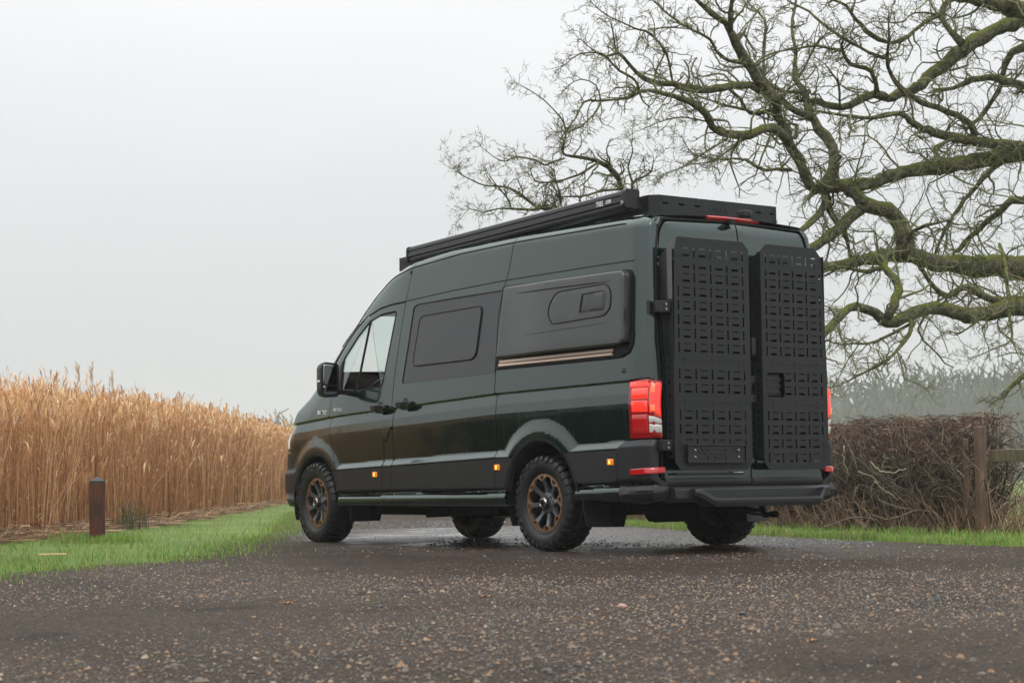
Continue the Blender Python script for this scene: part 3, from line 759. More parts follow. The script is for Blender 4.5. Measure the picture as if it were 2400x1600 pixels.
# underbody
MB().box((.25,-.80,.36),(5.5,.80,.44)).build('underbody',UNDER,van)
MB().box((1.95,-.62,.262),(4.40,.70,.36)).build('chassis_rails',UNDER,van,bevel=.03)
MB().box((.30,-.2,.30),(.80,.62,.37)).build('underbody_tank',UNDER,van,bevel=.04)
MB().lathe([(-.12,.0001),(-.12,.17),(-.08,.20),(.06,.20),(.10,.16),(.10,.0001)],24,(.62,.30,.345),axis='z').build('spare_wheel',UNDER,van)
MB().lathe([(-.72,.06),(.72,.06)],14,(1.353,0,.385)).lathe([(-.16,.001),(-.13,.12),(.13,.12),(.16,.001)],18,(1.353,0,.385)).build('rear_axle',UNDER,van)
MB().lathe([(-.72,.04),(.72,.04)],12,(4.993,0,.385)).build('front_axle',UNDER,van)
MB().tube([(1.9,-.5,.34),(.9,-.55,.34),(.62,-.62,.285),(.50,-.66,.275)],.03,12).build('exhaust_pipe',CHROME,van,smooth=True)
MB().tube([(.20,-.28,.36),(.16,-.28,.27),(.02,-.28,.275)],.025,10).build('tow_eye',UNDER,van,smooth=True)
MB().box((3.2,.55,.28),(3.5,.75,.36)).box((2.4,.6,.275),(3.0,.76,.36)).build('underbody_brackets',UNDER,van,bevel=.015)
def flap(sd):
    mb=MB(); V=[];zs=[.50,.42,.30,.20]; xs_=[.86,.85,.835,.82]
    for z,x in zip(zs,xs_):
        for dx in (0,-.016): V+=[(x+dx,1.0*sd if z>.25 else .985*sd,z),(x+dx,.745*sd,z)]
    F=[]
    for i in range(3):
        a=i*4;b=a+4; F+=[(a,a+1,b+1,b),(a+2,b+2,b+3,a+3),(a,b,b+2,a+2),(a+1,a+3,b+3,b+1)]
    F+=[(0,2,3,1),(12,13,15,14)]
    mb.add(V,F); mb.build('mud_flap',BLACK,van)
    MB().box((4.44,.74*sd,.20),(4.455,.95*sd,.42)).build('mud_flap',BLACK,van,bevel=.005)
both(flap)

# ------------------------------------------------------------------ wheels
def wheel(x,y,sd,steer=0.,a0=0.):
    w=empty('wheel',van,(x,y,.378)); w.rotation_euler=(0,0,steer)
    W2=.132
    if not TY:
        pr=[(-.10,.240),(-.122,.262),(-.132,.30),(-.130,.335),(-.120,.355),(-.095,.366),(0,.370),(.095,.366),(.120,.355),(.130,.335),(.132,.30),(.124,.268),(.108,.248),(.095,.240)]
        t=MB().lathe(pr,72).build('tyre',RUB,None,smooth=True,auto=.8)
        TY['tyre']=t.data; bpy.data.objects.remove(t)
        # tread blocks: shoulder lugs that wrap on to the sidewall and centre blocks
        mb=MB(); nl=34
        def blk(h0,h1,r0,r1,a,da,sk=0.,rs=None):
            V=[]
            for h,rr in ((h0,r0),(h0,r1),(h1,r1),(h1,r0)):
                for q in (-1,1):
                    an=a+q*da*.5+sk*(h)
                    V.append((rr*math.cos(an),h,rr*math.sin(an)))
            return V
        def lug(pts,a,da,sk=0.):
            # pts: list of (h,rin,rout)
            V=[];F=[];n=len(pts)
            for (h,ri,ro,hi) in pts:
                for q in (-1,1):
                    an=a+q*da*.5+sk*h
                    V.append((ri*math.cos(an),hi,ri*math.sin(an)))
                    V.append((ro*math.cos(an*1+0),h,ro*math.sin(an)))
            for i in range(n-1):
                b=i*4;c=b+4
                F+=[(b+1,b+3,c+3,c+1),(b,b+1,c+1,c),(b+2,c+2,c+3,b+3)]
            F+=[(0,2,3,1),(4*n-4,4*n-3,4*n-1,4*n-2)]
            mb.add(V,F)
        for k in range(nl):
            a=2*PI*k/nl
            for s in (-1,1):
                off=(PI/nl if s<0 else 0)
                long=k%2==0
                lug([(s*.062,.360,.383,s*.062),(s*.100,.352,.3825,s*.098),(s*.126,.345,.372,s*.118),(s*.1385,.335,.345 if long else .352,s*.120),(s*(.137 if long else .138),.312 if long else .335,.316 if long else .338,s*.126)],a+off,2*PI/nl*(.62 if long else .54),sk=s*.25)
                lug([(s*.006,.362,.383,s*.006),(s*.052,.362,.383,s*.052)],a+off+.03*s,2*PI/nl*.66,sk=s*.9)
            # sidewall ridges
        tr=mb.build('tread',RUB,None); TY['tread']=tr.data; bpy.data.objects.remove(tr)
        # barrel
        b=MB().lathe([(-.095,.238),(-.09,.222),(.03,.205),(.080,.222),(.104,.236),(.112,.247),(.106,.252),(.095,.240)],56).lathe([(-.02,.0001),(-.02,.21)],40).build('rim',RIMD,None,smooth=True,auto=.7)
        TY['rim']=b.data; bpy.data.objects.remove(b)
        # bronze ring with windows and bolt holes
        A=np.radians(np.arange(0,360,3.75)); outer=np.stack([.2470*np.cos(A),.2470*np.sin(A)],1)
        inn=[]
        for k in range(8):
            c=k*PI/4
            for da,r in ((-.32,.217),(-.24,.212),(-.15,.192),(-.06,.180),(.06,.180),(.15,.192),(.24,.212),(.32,.217)): inn.append((r*math.cos(c+da),r*math.sin(c+da)))
        holes=[np.array(inn)]
        for k in range(8):
            c=k*PI/4
            holes.append(np.array([((.204+dr)*math.cos(c)-dt*math.sin(c),(.204+dr)*math.sin(c)+dt*math.cos(c)) for dr,dt in ((-.015,.009),(-.015,-.009),(-.003,-.023),(.012,-.019),(.014,0),(.012,.019),(-.003,.023))]))
        for k in range(32):
            c=(k+.5)*2*PI/32; holes.append(np.array([(.2315*math.cos(c)+.0058*math.cos(q),.2315*math.sin(c)+.0058*math.sin(q)) for q in np.linspace(0,2*PI,7)[:-1]]))
        V2,F2=cdt(outer,holes,.05,.05)
        def fl(r): return .104+.006*np.clip((.235-r)/.06,-1,1)
        r_=np.hypot(V2[:,0],V2[:,1]); front=np.stack([V2[:,0],fl(r_),V2[:,1]],1); back=front-[0,.022,0]
        n=len(V2); Es={}
        a_=V2[F2[:,0]];cr=np.cross(V2[F2[:,1]]-a_,V2[F2[:,2]]-a_); F2[cr<0]=F2[cr<0][:,::-1]
        for f in F2:
            for i in range(3):
                e=(f[i],f[(i+1)%3])
                if (e[1],e[0]) in Es: del Es[(e[1],e[0])]
                else: Es[e]=1
        qd=np.array([(i,j,j+n,i+n) for i,j in Es])
        o=npmesh('bead_ring',np.concatenate([front,back]),[F2,qd],BRONZE,None); bm=bmesh.new();bm.from_mesh(o.data);bmesh.ops.recalc_face_normals(bm,faces=bm.faces)
        bm.to_mesh(o.data);bm.free()
        if sum(p.normal.y*p.area for p in o.data.polygons)<0: o.data.flip_normals()
        TY['bead_ring']=o.data; bpy.data.objects.remove(o)
        # spoke: tapered, forked outwards, dished
        V=[];prof=[(.045,.026,.080,.045),(.085,.019,.072,.04),(.130,.015,.080,.03),(.170,.019,.092,.02),(.188,.024,.098,.02)]
        for r,hw,h,t in prof: V+=[(r,h,-hw),(r,h,hw),(r,h-t,hw*1.1),(r,h-t,-hw*1.1)]
        F=[]
        for i in range(4):
            b_=i*4
            for j in range(4): F.append((b_+j,b_+(j+1)%4,b_+4+(j+1)%4,b_+4+j))
        F+=[(0,1,2,3),(16,19,18,17)]
        s=MB().add(V,F).build('spoke',RIMB,None,bevel=.003); TY['spoke']=s.data; bpy.data.objects.remove(s)
        h=MB().lathe([(.02,.085),(.066,.082),(.072,.074),(.070,.058)],24)
        for k in range(6):
            c=2*PI*k/6+.3; h.lathe([(.068,.0001),(.092,.0001)][:0]+[(.06,.011),(.088,.011),(.090,.008),(.090,.0001)],6,(.066*math.cos(c),0,.066*math.sin(c)))
        hb=h.build('hub',RIMB,None,auto=.5); TY['hub']=hb.data; bpy.data.objects.remove(hb)
        cp=MB().lathe([(.06,.050),(.118,.048),(.128,.041),(.130,.030),(.126,.028),(.126,.0001)],28).build('hub_cap',CHROME,None,auto=.5); TY['hub_cap']=cp.data; bpy.data.objects.remove(cp)
    for k in ('tyre','rim','bead_ring','hub','hub_cap','tread'):
        o=bpy.data.objects.new(k,TY[k]); COL.objects.link(o); o.parent=w
    for k in range(8):
        o=bpy.data.objects.new('spoke',TY['spoke']); COL.objects.link(o); o.parent=w; o.rotation_euler=(0,-k*PI/4,0)
    w.rotation_euler=(0,0,(0 if sd>0 else PI)+steer)
    for c in w.children:
        e=c.rotation_euler; c.rotation_euler=(0,e[1]+a0,0)
TY={}
wheel(1.353,.885,1,0,.12); wheel(4.993,.885,1,-.055,.33); wheel(1.353,-.885,-1,0,.5); wheel(4.993,-.885,-1,-.055,.2)

# ------------------------------------------------------------------ roof rack and awning
rack=empty('roof_rack',van)
XRK=.29; HW=.685
def slots3(cy,cz,w=.028,h=.011,vert=False,thin=False):
    # outline of a punched slot: three joined dots, or a thin bar
    if thin: pts=[(-w,-h*.45),(w,-h*.45),(w,h*.45),(-w,h*.45)]
    else:
        t=w/3; pts=[(-w,-h*.6),(-w+.006,-h),(-t-.004,-h),(-t,-h*.5),(-t+.004,-h),(t-.004,-h),(t,-h*.5),(t+.004,-h),(w-.006,-h),(w,-h*.6)]
        pts=pts+[(-a,-b) for a,b in pts]
    if vert: pts=[(-b,a) for a,b in pts]
    return np.array([(cy+a,cz+b) for a,b in pts])
def plate(name,poly,holes,P0,U_,V_,thick,mat,parent,hl=.2):
    V2,F2=cdt(poly,holes,hl,hl); U_=np.array(U_,float);V_=np.array(V_,float);P0=np.array(P0,float); nn=np.cross(U_,V_)
    Fr=P0+V2[:,:1]*U_+V2[:,1:]*V_; Bk=Fr-nn*thick; n=len(V2)
    a_=V2[F2[:,0]];cr=np.cross(V2[F2[:,1]]-a_,V2[F2[:,2]]-a_); F2[cr<0]=F2[cr<0][:,::-1]
    Es={}
    for f in F2:
        for i in range(3):
            e=(f[i],f[(i+1)%3])
            if (e[1],e[0]) in Es: del Es[(e[1],e[0])]
            else: Es[e]=1
    q=np.array([(j,i,i+n,j+n) for i,j in Es])
    return npmesh(name,np.concatenate([Fr,Bk]),[np.concatenate([F2,F2[:,::-1]+n]),q],mat,parent)
# rear plate seen from behind: u runs to the right (-y)
ZR0,ZR1=2.605,2.752
hs=[slots3(-y,2.690-.02*(1-1),.030,.0085) for y in (.575,.41,.245,-.245,-.41,-.575)]
rp=plate('rack_rear_plate',rect(-HW+.05,ZR0,HW-.05,ZR1,0),hs,(XRK,0,0),(0,-1,0),(0,0,1),.004,POWDER,rack)
MB().box((XRK+.03,-HW+.05,ZR0+.01),(XRK+.034,HW-.05,ZR1-.01)).build('rack_crossbar_or_slot_backing',UNDER,rack)  # black strip added behind the slots to keep sky from showing through
text('rack_lettering','ONYX',.062,BLACK,rack,basis((XRK-.003,.015,2.668),(0,-1,0),(0,0,1)),sx=1.15)
for y in (HW-.075,-HW+.075):
    for z in (ZR0+.03,ZR1-.03): MB().lathe([(-.006,.0001),(-.006,.008),(0,.009)],8,(XRK,y,z),axis='x').build('rack_bolt',BLACK,rack)
for sd in (1,-1):
    # chamfered corner and long sides
    V=[(XRK,(HW-.05)*sd,ZR0),(XRK,(HW-.05)*sd,ZR1),(XRK+.06,(HW+.01)*sd,ZR1),(XRK+.06,(HW+.01)*sd,ZR0)]
    V+=[(x+.004,y,z) for x,y,z in V]
    MB().add(V,[(0,1,2,3),(4,7,6,5),(0,4,5,1),(3,2,6,7),(1,5,6,2),(0,3,7,4)]).build('rack_corner',POWDER2,rack)
    V=[];pts=[(XRK+.06,ZR0,ZR1),(1.2,2.62,2.735),(2.4,2.605,2.70),(3.5,2.52,2.655),(3.95,2.515,2.637)]
    for x,a,b in pts: V+=[(x,(HW+.01)*sd,a),(x,(HW+.01)*sd,b),(x,(HW+.006)*sd,a),(x,(HW+.006)*sd,b)]
    F=[]
    for i in range(4):
        b_=i*4;c=b_+4; F+=[(b_,b_+1,c+1,c),(b_+2,c+2,c+3,b_+3),(b_+1,b_+3,c+3,c+1)]
    F+=[(0,2,3,1),(16,17,19,18)]
    MB().add(V,F).build('rack_side_plate',POWDER,rack)
    if sd>0: text('rack_lettering','ONYX',.05,BLACK,rack,basis((3.845,(HW+.012),2.585),(-1,0,-.05),(0,0,1)),sx=1.0)
MB().box((3.945,-HW-.006,2.515),(3.953,HW+.012,2.64)).build('rack_front_plate',POWDER,rack)
for i in range(11):
    x=.55+i*.32; zz=float(itp(x,[.3,1.2,2.4,3.5,3.95],[2.735,2.715,2.685,2.64,2.62]))-.03
    MB().box((x-.03,-HW,zz),(x+.03,HW,zz+.018)).build('rack_crossbar_or_slot_backing',POWDER,rack)
# awning cassette
aw=empty('awning',van)
n=2; prof=[(.775,.0),(.775,.120),(.785,.140),(.885,.140),(.905,.128),(.910,.105),(.908,.096),(.902,.094),(.902,.088),(.910,.086),(.912,.050),(.906,.044),(.897,.040),(.897,.034),(.905,.031),(.905,.018),(.895,.013),(.895,.008),(.885,.0)]
V=[];ends=[(.47,2.652),(3.535,2.548)]
for x,z in ends: V+=[(x,y-.042,z+h) for y,h in prof]
m=len(prof); F=[(j,(j+1)%m,m+(j+1)%m,m+j) for j in range(m)]+[tuple(range(m)),tuple(range(m,2*m))]
MB().add(V,F).build('awning_case',AWN,aw)
for x0,x1,z in ((.415,.468,2.653),(3.537,3.560,2.547)):
    pr=rnd([(.728,-.004),(.728,.146),(.873,.146),(.876,.0)],[.01,.02,.035,.02],3); V=[(x,y,z+h) for x in (x0,x1) for y,h in pr]; m=len(pr)
    F=[(j,(j+1)%m,m+(j+1)%m,m+j) for j in range(m)]+[tuple(range(m)),tuple(range(m,2*m))]
    MB().add(V,F).build('awning_end_cap',POWDER2,aw,bevel=.004)
MB().lathe([(0,.017),(.012,.017),(.014,.0001)],14,(.44,.875,2.690)).build('awning_knob',CHROME,aw)
for x in (.42,2.0,3.50): 
    z=float(itp(x,[.47,3.56],[2.652,2.548])); MB().box((x,.69,z-.01),(x+.10,.80,z+.05)).build('awning_bracket',POWDER,aw,bevel=.004)
text('awning_lettering','THULE',.058,WHT,aw,basis((.735,.8715,2.652+.061),(-1,0,-.0337*-1),(0,0,1)),sx=.50)
text('awning_lettering','5200',.040,WHT,aw,basis((.625,.8715,2.652+.067),(-1,0,.0337),(0,0,1)),sx=.85)

# ------------------------------------------------------------------ perforated rear panels
XP=-.09
def molle(y0,y1,ys,pitch,hx,left):
    # work in u=-y so that u grows to the right as seen from behind
    pan=empty('storage_panel',van)
    U=lambda y:-y
    secs=[(.622,1.1255),(1.1275,1.437),(1.439,2.222),(2.224,2.372)]
    rows=[2.289]+[2.095-.1055*k for k in range(6)]+[1.367,1.262]+[1.062,.955,.849,.738]
    a,b=U(y0),U(y1)
    for si,(z0,z1) in enumerate(secs):
        hs=[]; ch=.052
        if si==0: poly=[(a,z1),(a,z0+ch),(a+ch,z0),(b-ch,z0),(b,z0+ch),(b,z1)]
        elif si==3: 
            ta=a+.045 if left else a; tb=b if left else b-.05
            c1=.012 if left else .055; c2=.06 if left else .06
            poly=[(a+(.02 if left else 0),z0),(ta,z1-(.01 if left else .055)),(ta+c1,z1),(tb-c2,z1),(tb-(0 if left else .0),z1-.062),(b-(.0 if left else .035),z0)]
        else: poly=[(a+(.006 if left and si==2 else 0),z0 if False else z0),(a+(.02 if left and si==2 else 0),z1),(b-(.035 if (not left and si==2) else 0),z1),(b,z0)]
        poly=np.array(poly); 
        for zr in rows:
            if not(z0+.03<zr<z1-.02 or (si==3 and zr>2.2)): continue
            for k,y in enumerate(ys):
                u=U(y)
                zc=zr-.027
                if left and zr<.80 and k not in (4,): continue
                if not left and 1.17<zr<1.38 and k<2: continue
                if left and abs(zr-.849)<.01 and k in (0,): continue
                if zr>1.9 and left and k==0 and zr>2.0: continue
                if not left and zr<.86 and k==4: continue
                if not left and zr>2.0 and k==4: continue
                if left and abs(zr-.849)<.01 and k<4: hs.append(slots3(u,.838,.018,.0085,vert=True)); continue
                hs.append(slots3(u,zc,.037,.0078,vert=True))
            for k in range(4):
                u=(U(ys[k])+U(ys[k+1]))/2
                if left and zr<.80: continue
                if not left and 1.17<zr<1.38 and k<1: continue
                hs.append(slots3(u,zr,hx,.0085,thin=True))
                if not (left and abs(zr-.849)<.01): hs.append(slots3(u,zr-.053,hx*1.12,.0092))
        if si==2:
            for k in range(4):
                u=(U(ys[k])+U(ys[k+1]))/2; hs.append(slots3(u,2.146,hx*1.12,.0092))
                hs.append(slots3(U(ys[k+1]),2.150,.025,.0085,vert=True))
            if not left: hs.append(slots3(U(ys[0]),2.150,.025,.0085,vert=True))
        if not left and si==1: hs.append(rect(.105,1.181,.290,1.372,.02,3))
        plate('panel_plate',poly,hs,(XP,0,0),(0,-1,0),(0,0,1),.004,POWDER,pan)
        # bolts beside the seams
        for k in (0,2,4):
            for zz in ((z1-.018,) if si<3 else (z1-.02,))+((z0+.018,) if si>0 else ()):
                u=U(ys[k])+(.05 if k==0 else (-.05 if k==4 else 0)); MB().lathe([(-.004,.0001),(-.004,.006),(.0,.0065)],8,(XP,-u,zz),axis='x').build('panel_bolt',BLACK,pan)
    # folded side walls, punched
    for y,sgn in ((y0,1),(y1,-1)):
        outer=(sgn>0)==left
        zt0=2.31
        hs=[slots3(.055,z,.016,.009,vert=True) for z in np.arange(.75,2.2,.106)]+[slots3(.055,z+.053,.014,.006,thin=True) for z in np.arange(.75,2.15,.106)]
        poly=np.array([(.004,.70),(.105,.72),(.15,2.22),(.03,zt0),(.004,zt0)])
        yy=y-(.004*sgn)
        plate('panel_side_wall',poly,hs,(XP,yy+.002,0),(1,0,0),(0,0,1),.004,POWDER,pan)
    if left:
        MB().box((XP+.001,y0+.001,1.90),(XP+.055,y0+.004,2.325)).build('panel_edge_flange',pm('flange_satin',(.085,.082,.086),.3,spec=.6),pan)
    # near-black sheet behind the slots, painting their depth as shade
    MB().box((-.035,min(y0,y1)+.03,.78),(-.031,max(y0,y1)-.03,2.2)).build('slot_shade_sheet',DARK,pan)
    return pan
PL=molle(.845,.068,[.789,.626,.461,.295,.133],.163,.032,True)
PR=molle(-.058,-.755,[-.111,-.256,-.402,-.547,-.694],.1455,.029,False)
def vtext(s_,y,z,parent):
    text('panel_lettering',s_,.066,BLACK,parent,basis((XP-.0015,y,z),(0,0,1),(0,1,0)),sx=.80)
vtext('ONYX',.787,.768,PL); 
text('panel_lettering','ONYX',.062,BLACK,PR,basis((XP-.0015,-.712,.760),(0,0,1),(0,1,0)),sx=.78)
# number-plate holder
ph=cc=empty('plate_holder',PL)
def bx(nm,a,b,mat=POWDER,par=None,bev=.003): return MB().box(a,b).build(nm,mat,par or PL,bevel=bev)
bpy.data.objects.remove(ph)
ph=bx('plate_holder',(XP-.022,.165,.680),(XP-.012,.735,.806),BLACK,PL,.004)
for a,b in (((XP-.032,.150,.672),(XP-.010,.745,.684)),((XP-.032,.150,.802),(XP-.010,.745,.814)),((XP-.032,.735,.672),(XP-.010,.747,.814)),((XP-.032,.150,.672),(XP-.010,.163,.814))): bx('holder_rim',a,b,POWDER2,ph)
for yy,dr in ((.665,1),(.62,1),(.25,-1),(.205,-1)):
    V=[(XP-.026,yy,.795),(XP-.026,yy-.012,.795),(XP-.026,yy-.045*dr-.012,.742),(XP-.026,yy-.045*dr,.742)]; V+=[(x+.004,y,z) for x,y,z in V]
    MB().add(V,[(0,1,2,3),(4,7,6,5),(0,4,5,1),(1,5,6,2),(2,6,7,3),(3,7,4,0)]).build('holder_rib',POWDER2,ph)
for yy in (.54,.355):
    bx('holder_post',(XP-.027,yy-.010,.690),(XP-.020,yy+.010,.735),POWDER2,ph); bx('holder_post',(XP-.027,yy-.010,.760),(XP-.020,yy+.010,.782),POWDER2,ph)
bx('holder_bar',(XP-.028,.38,.742),(XP-.020,.52,.750),POWDER2,ph); bx('holder_latch',(XP-.028,.425,.710),(XP-.020,.475,.728),POWDER2,ph)
for yy in (.672,.235):
    for zz in (.720,.772): MB().lathe([(-.010,.0001),(-.010,.0055),(0,.006)],10,(XP-.022,yy,zz),axis='x').build('holder_screw',CHR2,ph)
bx('panel_foot_strip',(-.03,.11,.592),(-.012,.21,.606),CHR2,PL,.002); bx('panel_foot_bar',(-.05,.12,.585),(-.004,.80,.600),BLACK,PL,.002)
# hinges joining panels to the body
def hinge(sd,z0,z1,ye,big):
    h=bx('panel_hinge',(-.07,.842 if sd>0 else -.86,z0),(.03,.955 if sd>0 else -.752,z1),POWDER2,van,.008)
    for k in (0,1):
        zz=z0+(z1-z0)*(.3+.4*k)
        MB().lathe([(-.010,.0001),(-.010,.010),(0,.011)],10,(-.07,.90 if sd>0 else -.81,zz),axis='x').build('hinge_bolt',CHROME,h)
    MB().lathe([(0,.017),(z1-z0+.01,.017)],14,(.035,.972 if sd>0 else -.85,z0-.005),axis='z').build('hinge_pin',BLACK,h,smooth=True)
for sd in (1,-1): hinge(sd,1.795,1.885,0,1); hinge(sd,.765,.848,0,0)
# things between the two panels: handle and lock plates on the door
bx('door_lock_plate',(-.035,-.035,1.29),(-.015,.012,1.345),CLAD,van,.004); bx('door_lock_plate',(-.035,-.040,1.14),(-.015,.025,1.20),CLAD,van,.004)
bx('rear_door_handle',(-.06,-.03,1.50),(-.02,.02,1.64),BLACK,van,.015)
bx('lock_mechanism',(-.06,-.27,1.19),(-.036,-.12,1.36),BLACK,van,.01)
for k in range(3): bx('lock_mechanism_rod',(-.07,-.27,1.215+.05*k),(-.062,-.13,1.227+.05*k),CLAD,van,.002)
# short lower step strip behind wheel etc. hidden

def squeeze():
    skip={'storage_panel','wheel'}
    def rec(o):
        for c in o.children:
            if c.name.split('.')[0] in skip: continue
            if c.type=='MESH' and not c.data.get('sq'):
                me=c.data; co=np.empty(len(me.vertices)*3,np.float32); me.vertices.foreach_get('co',co); co=co.reshape(-1,3)
                if co[:,1].min()<-.4 and np.allclose(c.location,0): 
                    co[:,1]+=.062*ss((-co[:,1]-.4)/.5); co[:,1]+=.055*ss((-co[:,1]-.6)/.25)*ss((.3-co[:,0])/.3); me.vertices.foreach_set('co',co.ravel()); me.update(); me['sq']=1
            rec(c)
    rec(van)
squeeze()

# ------------------------------------------------------------------ ground
def road_edge_pts():
    # left verge edge (near to far) and right verge edge, world x,y
    Lr=[(-14,16.5),(-6,10.8),(-1.5,7.7),(1.16,5.5),(2.3,3.85),(3.6,2.75),(5.2,1.75),(6.5,.95),(9.1,-.76),(14,-3.6),(20.6,-7.3),(34,-16),(60,-33)]
    Rr=[(-14,1.2),(-6,-.9),(-1.0,-1.96),(1.9,-2.55),(4.0,-3.3),(6.2,-4.35),(10,-6.1),(14,-8.2),(21,-11.2),(34,-18.6),(60,-34)]
    return np.array(Lr,float),np.array(Rr,float)
LE,RE=road_edge_pts()
def wob(P,amp,seed):
    r=np.random.default_rng(seed); o=[P[0]]
    for a,b in zip(P[:-1],P[1:]):
        n=max(2,int(np.linalg.norm(b-a)/.18))
        t=b-a; nn=np.array([-t[1],t[0]])/np.linalg.norm(t)
        for k in range(1,n+1): o.append(a+t*k/n+nn*r.normal(0,amp))
    return np.array(o)
LEw=wob(LE,.075,3); REw=wob(RE,.03,4)
def grassmat():
    m=MT('meadow_grass'); n1=m.noise(.35,5); n2=m.noise(6,4)
    c=m.ramp(m.mapr(n1,.3,.7,0,1),[(0,(.075,.135,.028)),(.5,(.12,.19,.045)),(1,(.19,.23,.075))])
    c=m.mix(m.mapr(n2,.45,.75,0,.5),c,(.16,.13,.06)); m.l(c,m.b.inputs['Base Color']); m.b.inputs['Roughness'].default_value=.9
    m.b.inputs['Specular IOR Level'].default_value=.15
    m.l(m.bump(n2,.6,.04),m.b.inputs['Normal']); return m.m
GM=grassmat()
G0,G1,H0,H1=-60,560,-520,90
npmesh('ground',[(G0,H0,-.012),(G1,H0,-.012),(G1,H1,-.012),(G0,H1,-.012)],np.array([(0,1,2,3)]),GM).__setitem__('kind','structure')
def roadmat():
    m=MT('wet_gravel_track')
    tc=m.n('ShaderNodeTexCoord'); O=tc.outputs['Object']
    def vor(scale,feat='F1'):
        v=m.n('ShaderNodeTexVoronoi',feature=feat); v.inputs['Scale'].default_value=scale; m.l(O,v.inputs['Vector']); return v
    v1=vor(95); v2=vor(46); v3=vor(210)
    big=m.noise(.42,5); med=m.noise(2.3,6); fine=m.noise(60,4)
    base=m.ramp(m.mapr(med,.36,.64,0,1),[(0,(.018,.011,.007)),(.5,(.056,.040,.028)),(1,(.110,.082,.058))])
    sepc=m.n('ShaderNodeSeparateColor'); m.l(v1.outputs['Color'],sepc.inputs[0])
    st=m.ramp(sepc.outputs[0],[(0,(.014,.014,.015)),(.35,(.042,.033,.026)),(.62,(.074,.058,.044)),(.80,(.110,.070,.040)),(.93,(.12,.065,.030)),(1,(.14,.11,.08))])
    sep2=m.n('ShaderNodeSeparateColor'); m.l(v2.outputs['Color'],sep2.inputs[0])
    st2=m.ramp(sep2.outputs[1],[(0,(.012,.014,.017)),(.5,(.038,.033,.029)),(.82,(.070,.052,.040)),(1,(.16,.09,.05))])
    # mud / worn smooth zone around the van: wet and browner
    sx=m.n('ShaderNodeSeparateXYZ'); m.l(O,sx.inputs[0])
    def dist(cx,cy,ax,ay,rot):
        mp=m.n('ShaderNodeMapping',vector_type='TEXTURE'); mp.inputs['Location'].default_value=(cx,cy,0); mp.inputs['Rotation'].default_value=(0,0,rot); mp.inputs['Scale'].default_value=(ax,ay,1)
        m.l(O,mp.inputs[0]); l=m.n('ShaderNodeVectorMath',operation='LENGTH'); m.l(mp.outputs[0],l.inputs[0]); return l.outputs['Value']
    d1=dist(.2,1.6,4.4,2.3,math.radians(-20)); d3=dist(4.0,-1.4,5.2,2.3,math.radians(-24))
    wn=m.n('ShaderNodeMath',operation='MULTIPLY_ADD'); wn.inputs[1].default_value=1.1; m.l(big,wn.inputs[0]); m.l(d1,wn.inputs[2])
    wet=m.mapr(wn.outputs[0],1.15,1.85,1,0)
    wn3=m.n('ShaderNodeMath',operation='MULTIPLY_ADD'); wn3.inputs[1].default_value=.7; m.l(big,wn3.inputs[0]); m.l(d3,wn3.inputs[2]); glit=m.mapr(wn3.outputs[0],1.15,1.6,1,0)
    gv=m.mapr(wet,0,1,.86,.40)
    c=m.mix(gv,base,st); c=m.mix(m.mapr(med,.45,.6,0,.5),c,st2)
    c=m.mix(m.mapr(wet,.2,1,0,.62),c,(.034,.020,.013))
    worn=m.noise(.8,4,stretch=(.35,1.4,1)); c=m.mix(m.mapr(worn,.48,.60,0,.45),c,(.036,.024,.016)); c=m.mix(m.mapr(m.noise(1.7,5),.56,.68,0,.6),c,(.012,.010,.009)); m.l(c,m.b.inputs['Base Color'])
    pud=m.noise(.9,3); pw=m.n('ShaderNodeMath',operation='MULTIPLY'); m.l(m.mapr(pud,.50,.64,0,1),pw.inputs[0]); m.l(glit,pw.inputs[1])
    r=m.mapr(fine,.3,.7,.55,.9); mr=m.n('ShaderNodeMix'); mr.inputs[3].default_value=.26; m.l(m.mapr(glit,0,1,0,.9),mr.inputs[0]); m.l(r,mr.inputs[2])
    mr2=m.n('ShaderNodeMix'); mr2.inputs[3].default_value=.05; m.l(pw.outputs[0],mr2.inputs[0]); m.l(mr.outputs[0],mr2.inputs[2])
    m.l(mr2.outputs[0],m.b.inputs['Roughness']); m.l(m.mapr(glit,0,1,.13,.42),m.b.inputs['Specular IOR Level'])
    hb=m.n('ShaderNodeMath',operation='MULTIPLY'); m.l(v1.outputs['Distance'],hb.inputs[0]); hb.inputs[1].default_value=-1
    b1=m.n('ShaderNodeBump'); b1.inputs['Distance'].default_value=.014; m.l(hb.outputs[0],b1.inputs['Height']); 
    m.l(m.mapr(pw.outputs[0],0,1,.85,.12),b1.inputs['Strength'])
    b2=m.bump(med,.5,.03,b1.outputs[0]); b3=m.bump(fine,.35,.003,b2); m.l(b3,m.b.inputs['Normal'])
    return m.m
RM=roadmat()
rp_=np.concatenate([LEw,REw[::-1],[(-14,1.2)]]); rp_=np.concatenate([LEw,REw[::-1]])
V2,F2=cdt(rp_,[],.6,.6)
from mathutils import noise as mn
def zroad(x,y): 
    return .014*mn.noise(Vector((x*.45,y*.45,.3)))+.006*mn.noise(Vector((x*1.7,y*1.7,2)))
zr_=np.array([zroad(x,y) for x,y in V2]); 
# keep the tyre contact patches level
a_=V2[F2[:,0]];cr=np.cross(V2[F2[:,1]]-a_,V2[F2[:,2]]-a_); F2[cr<0]=F2[cr<0][:,::-1]
o=npmesh('gravel_track',np.c_[V2,zr_*.6-.006],F2,RM,None,True); o['kind']='structure'

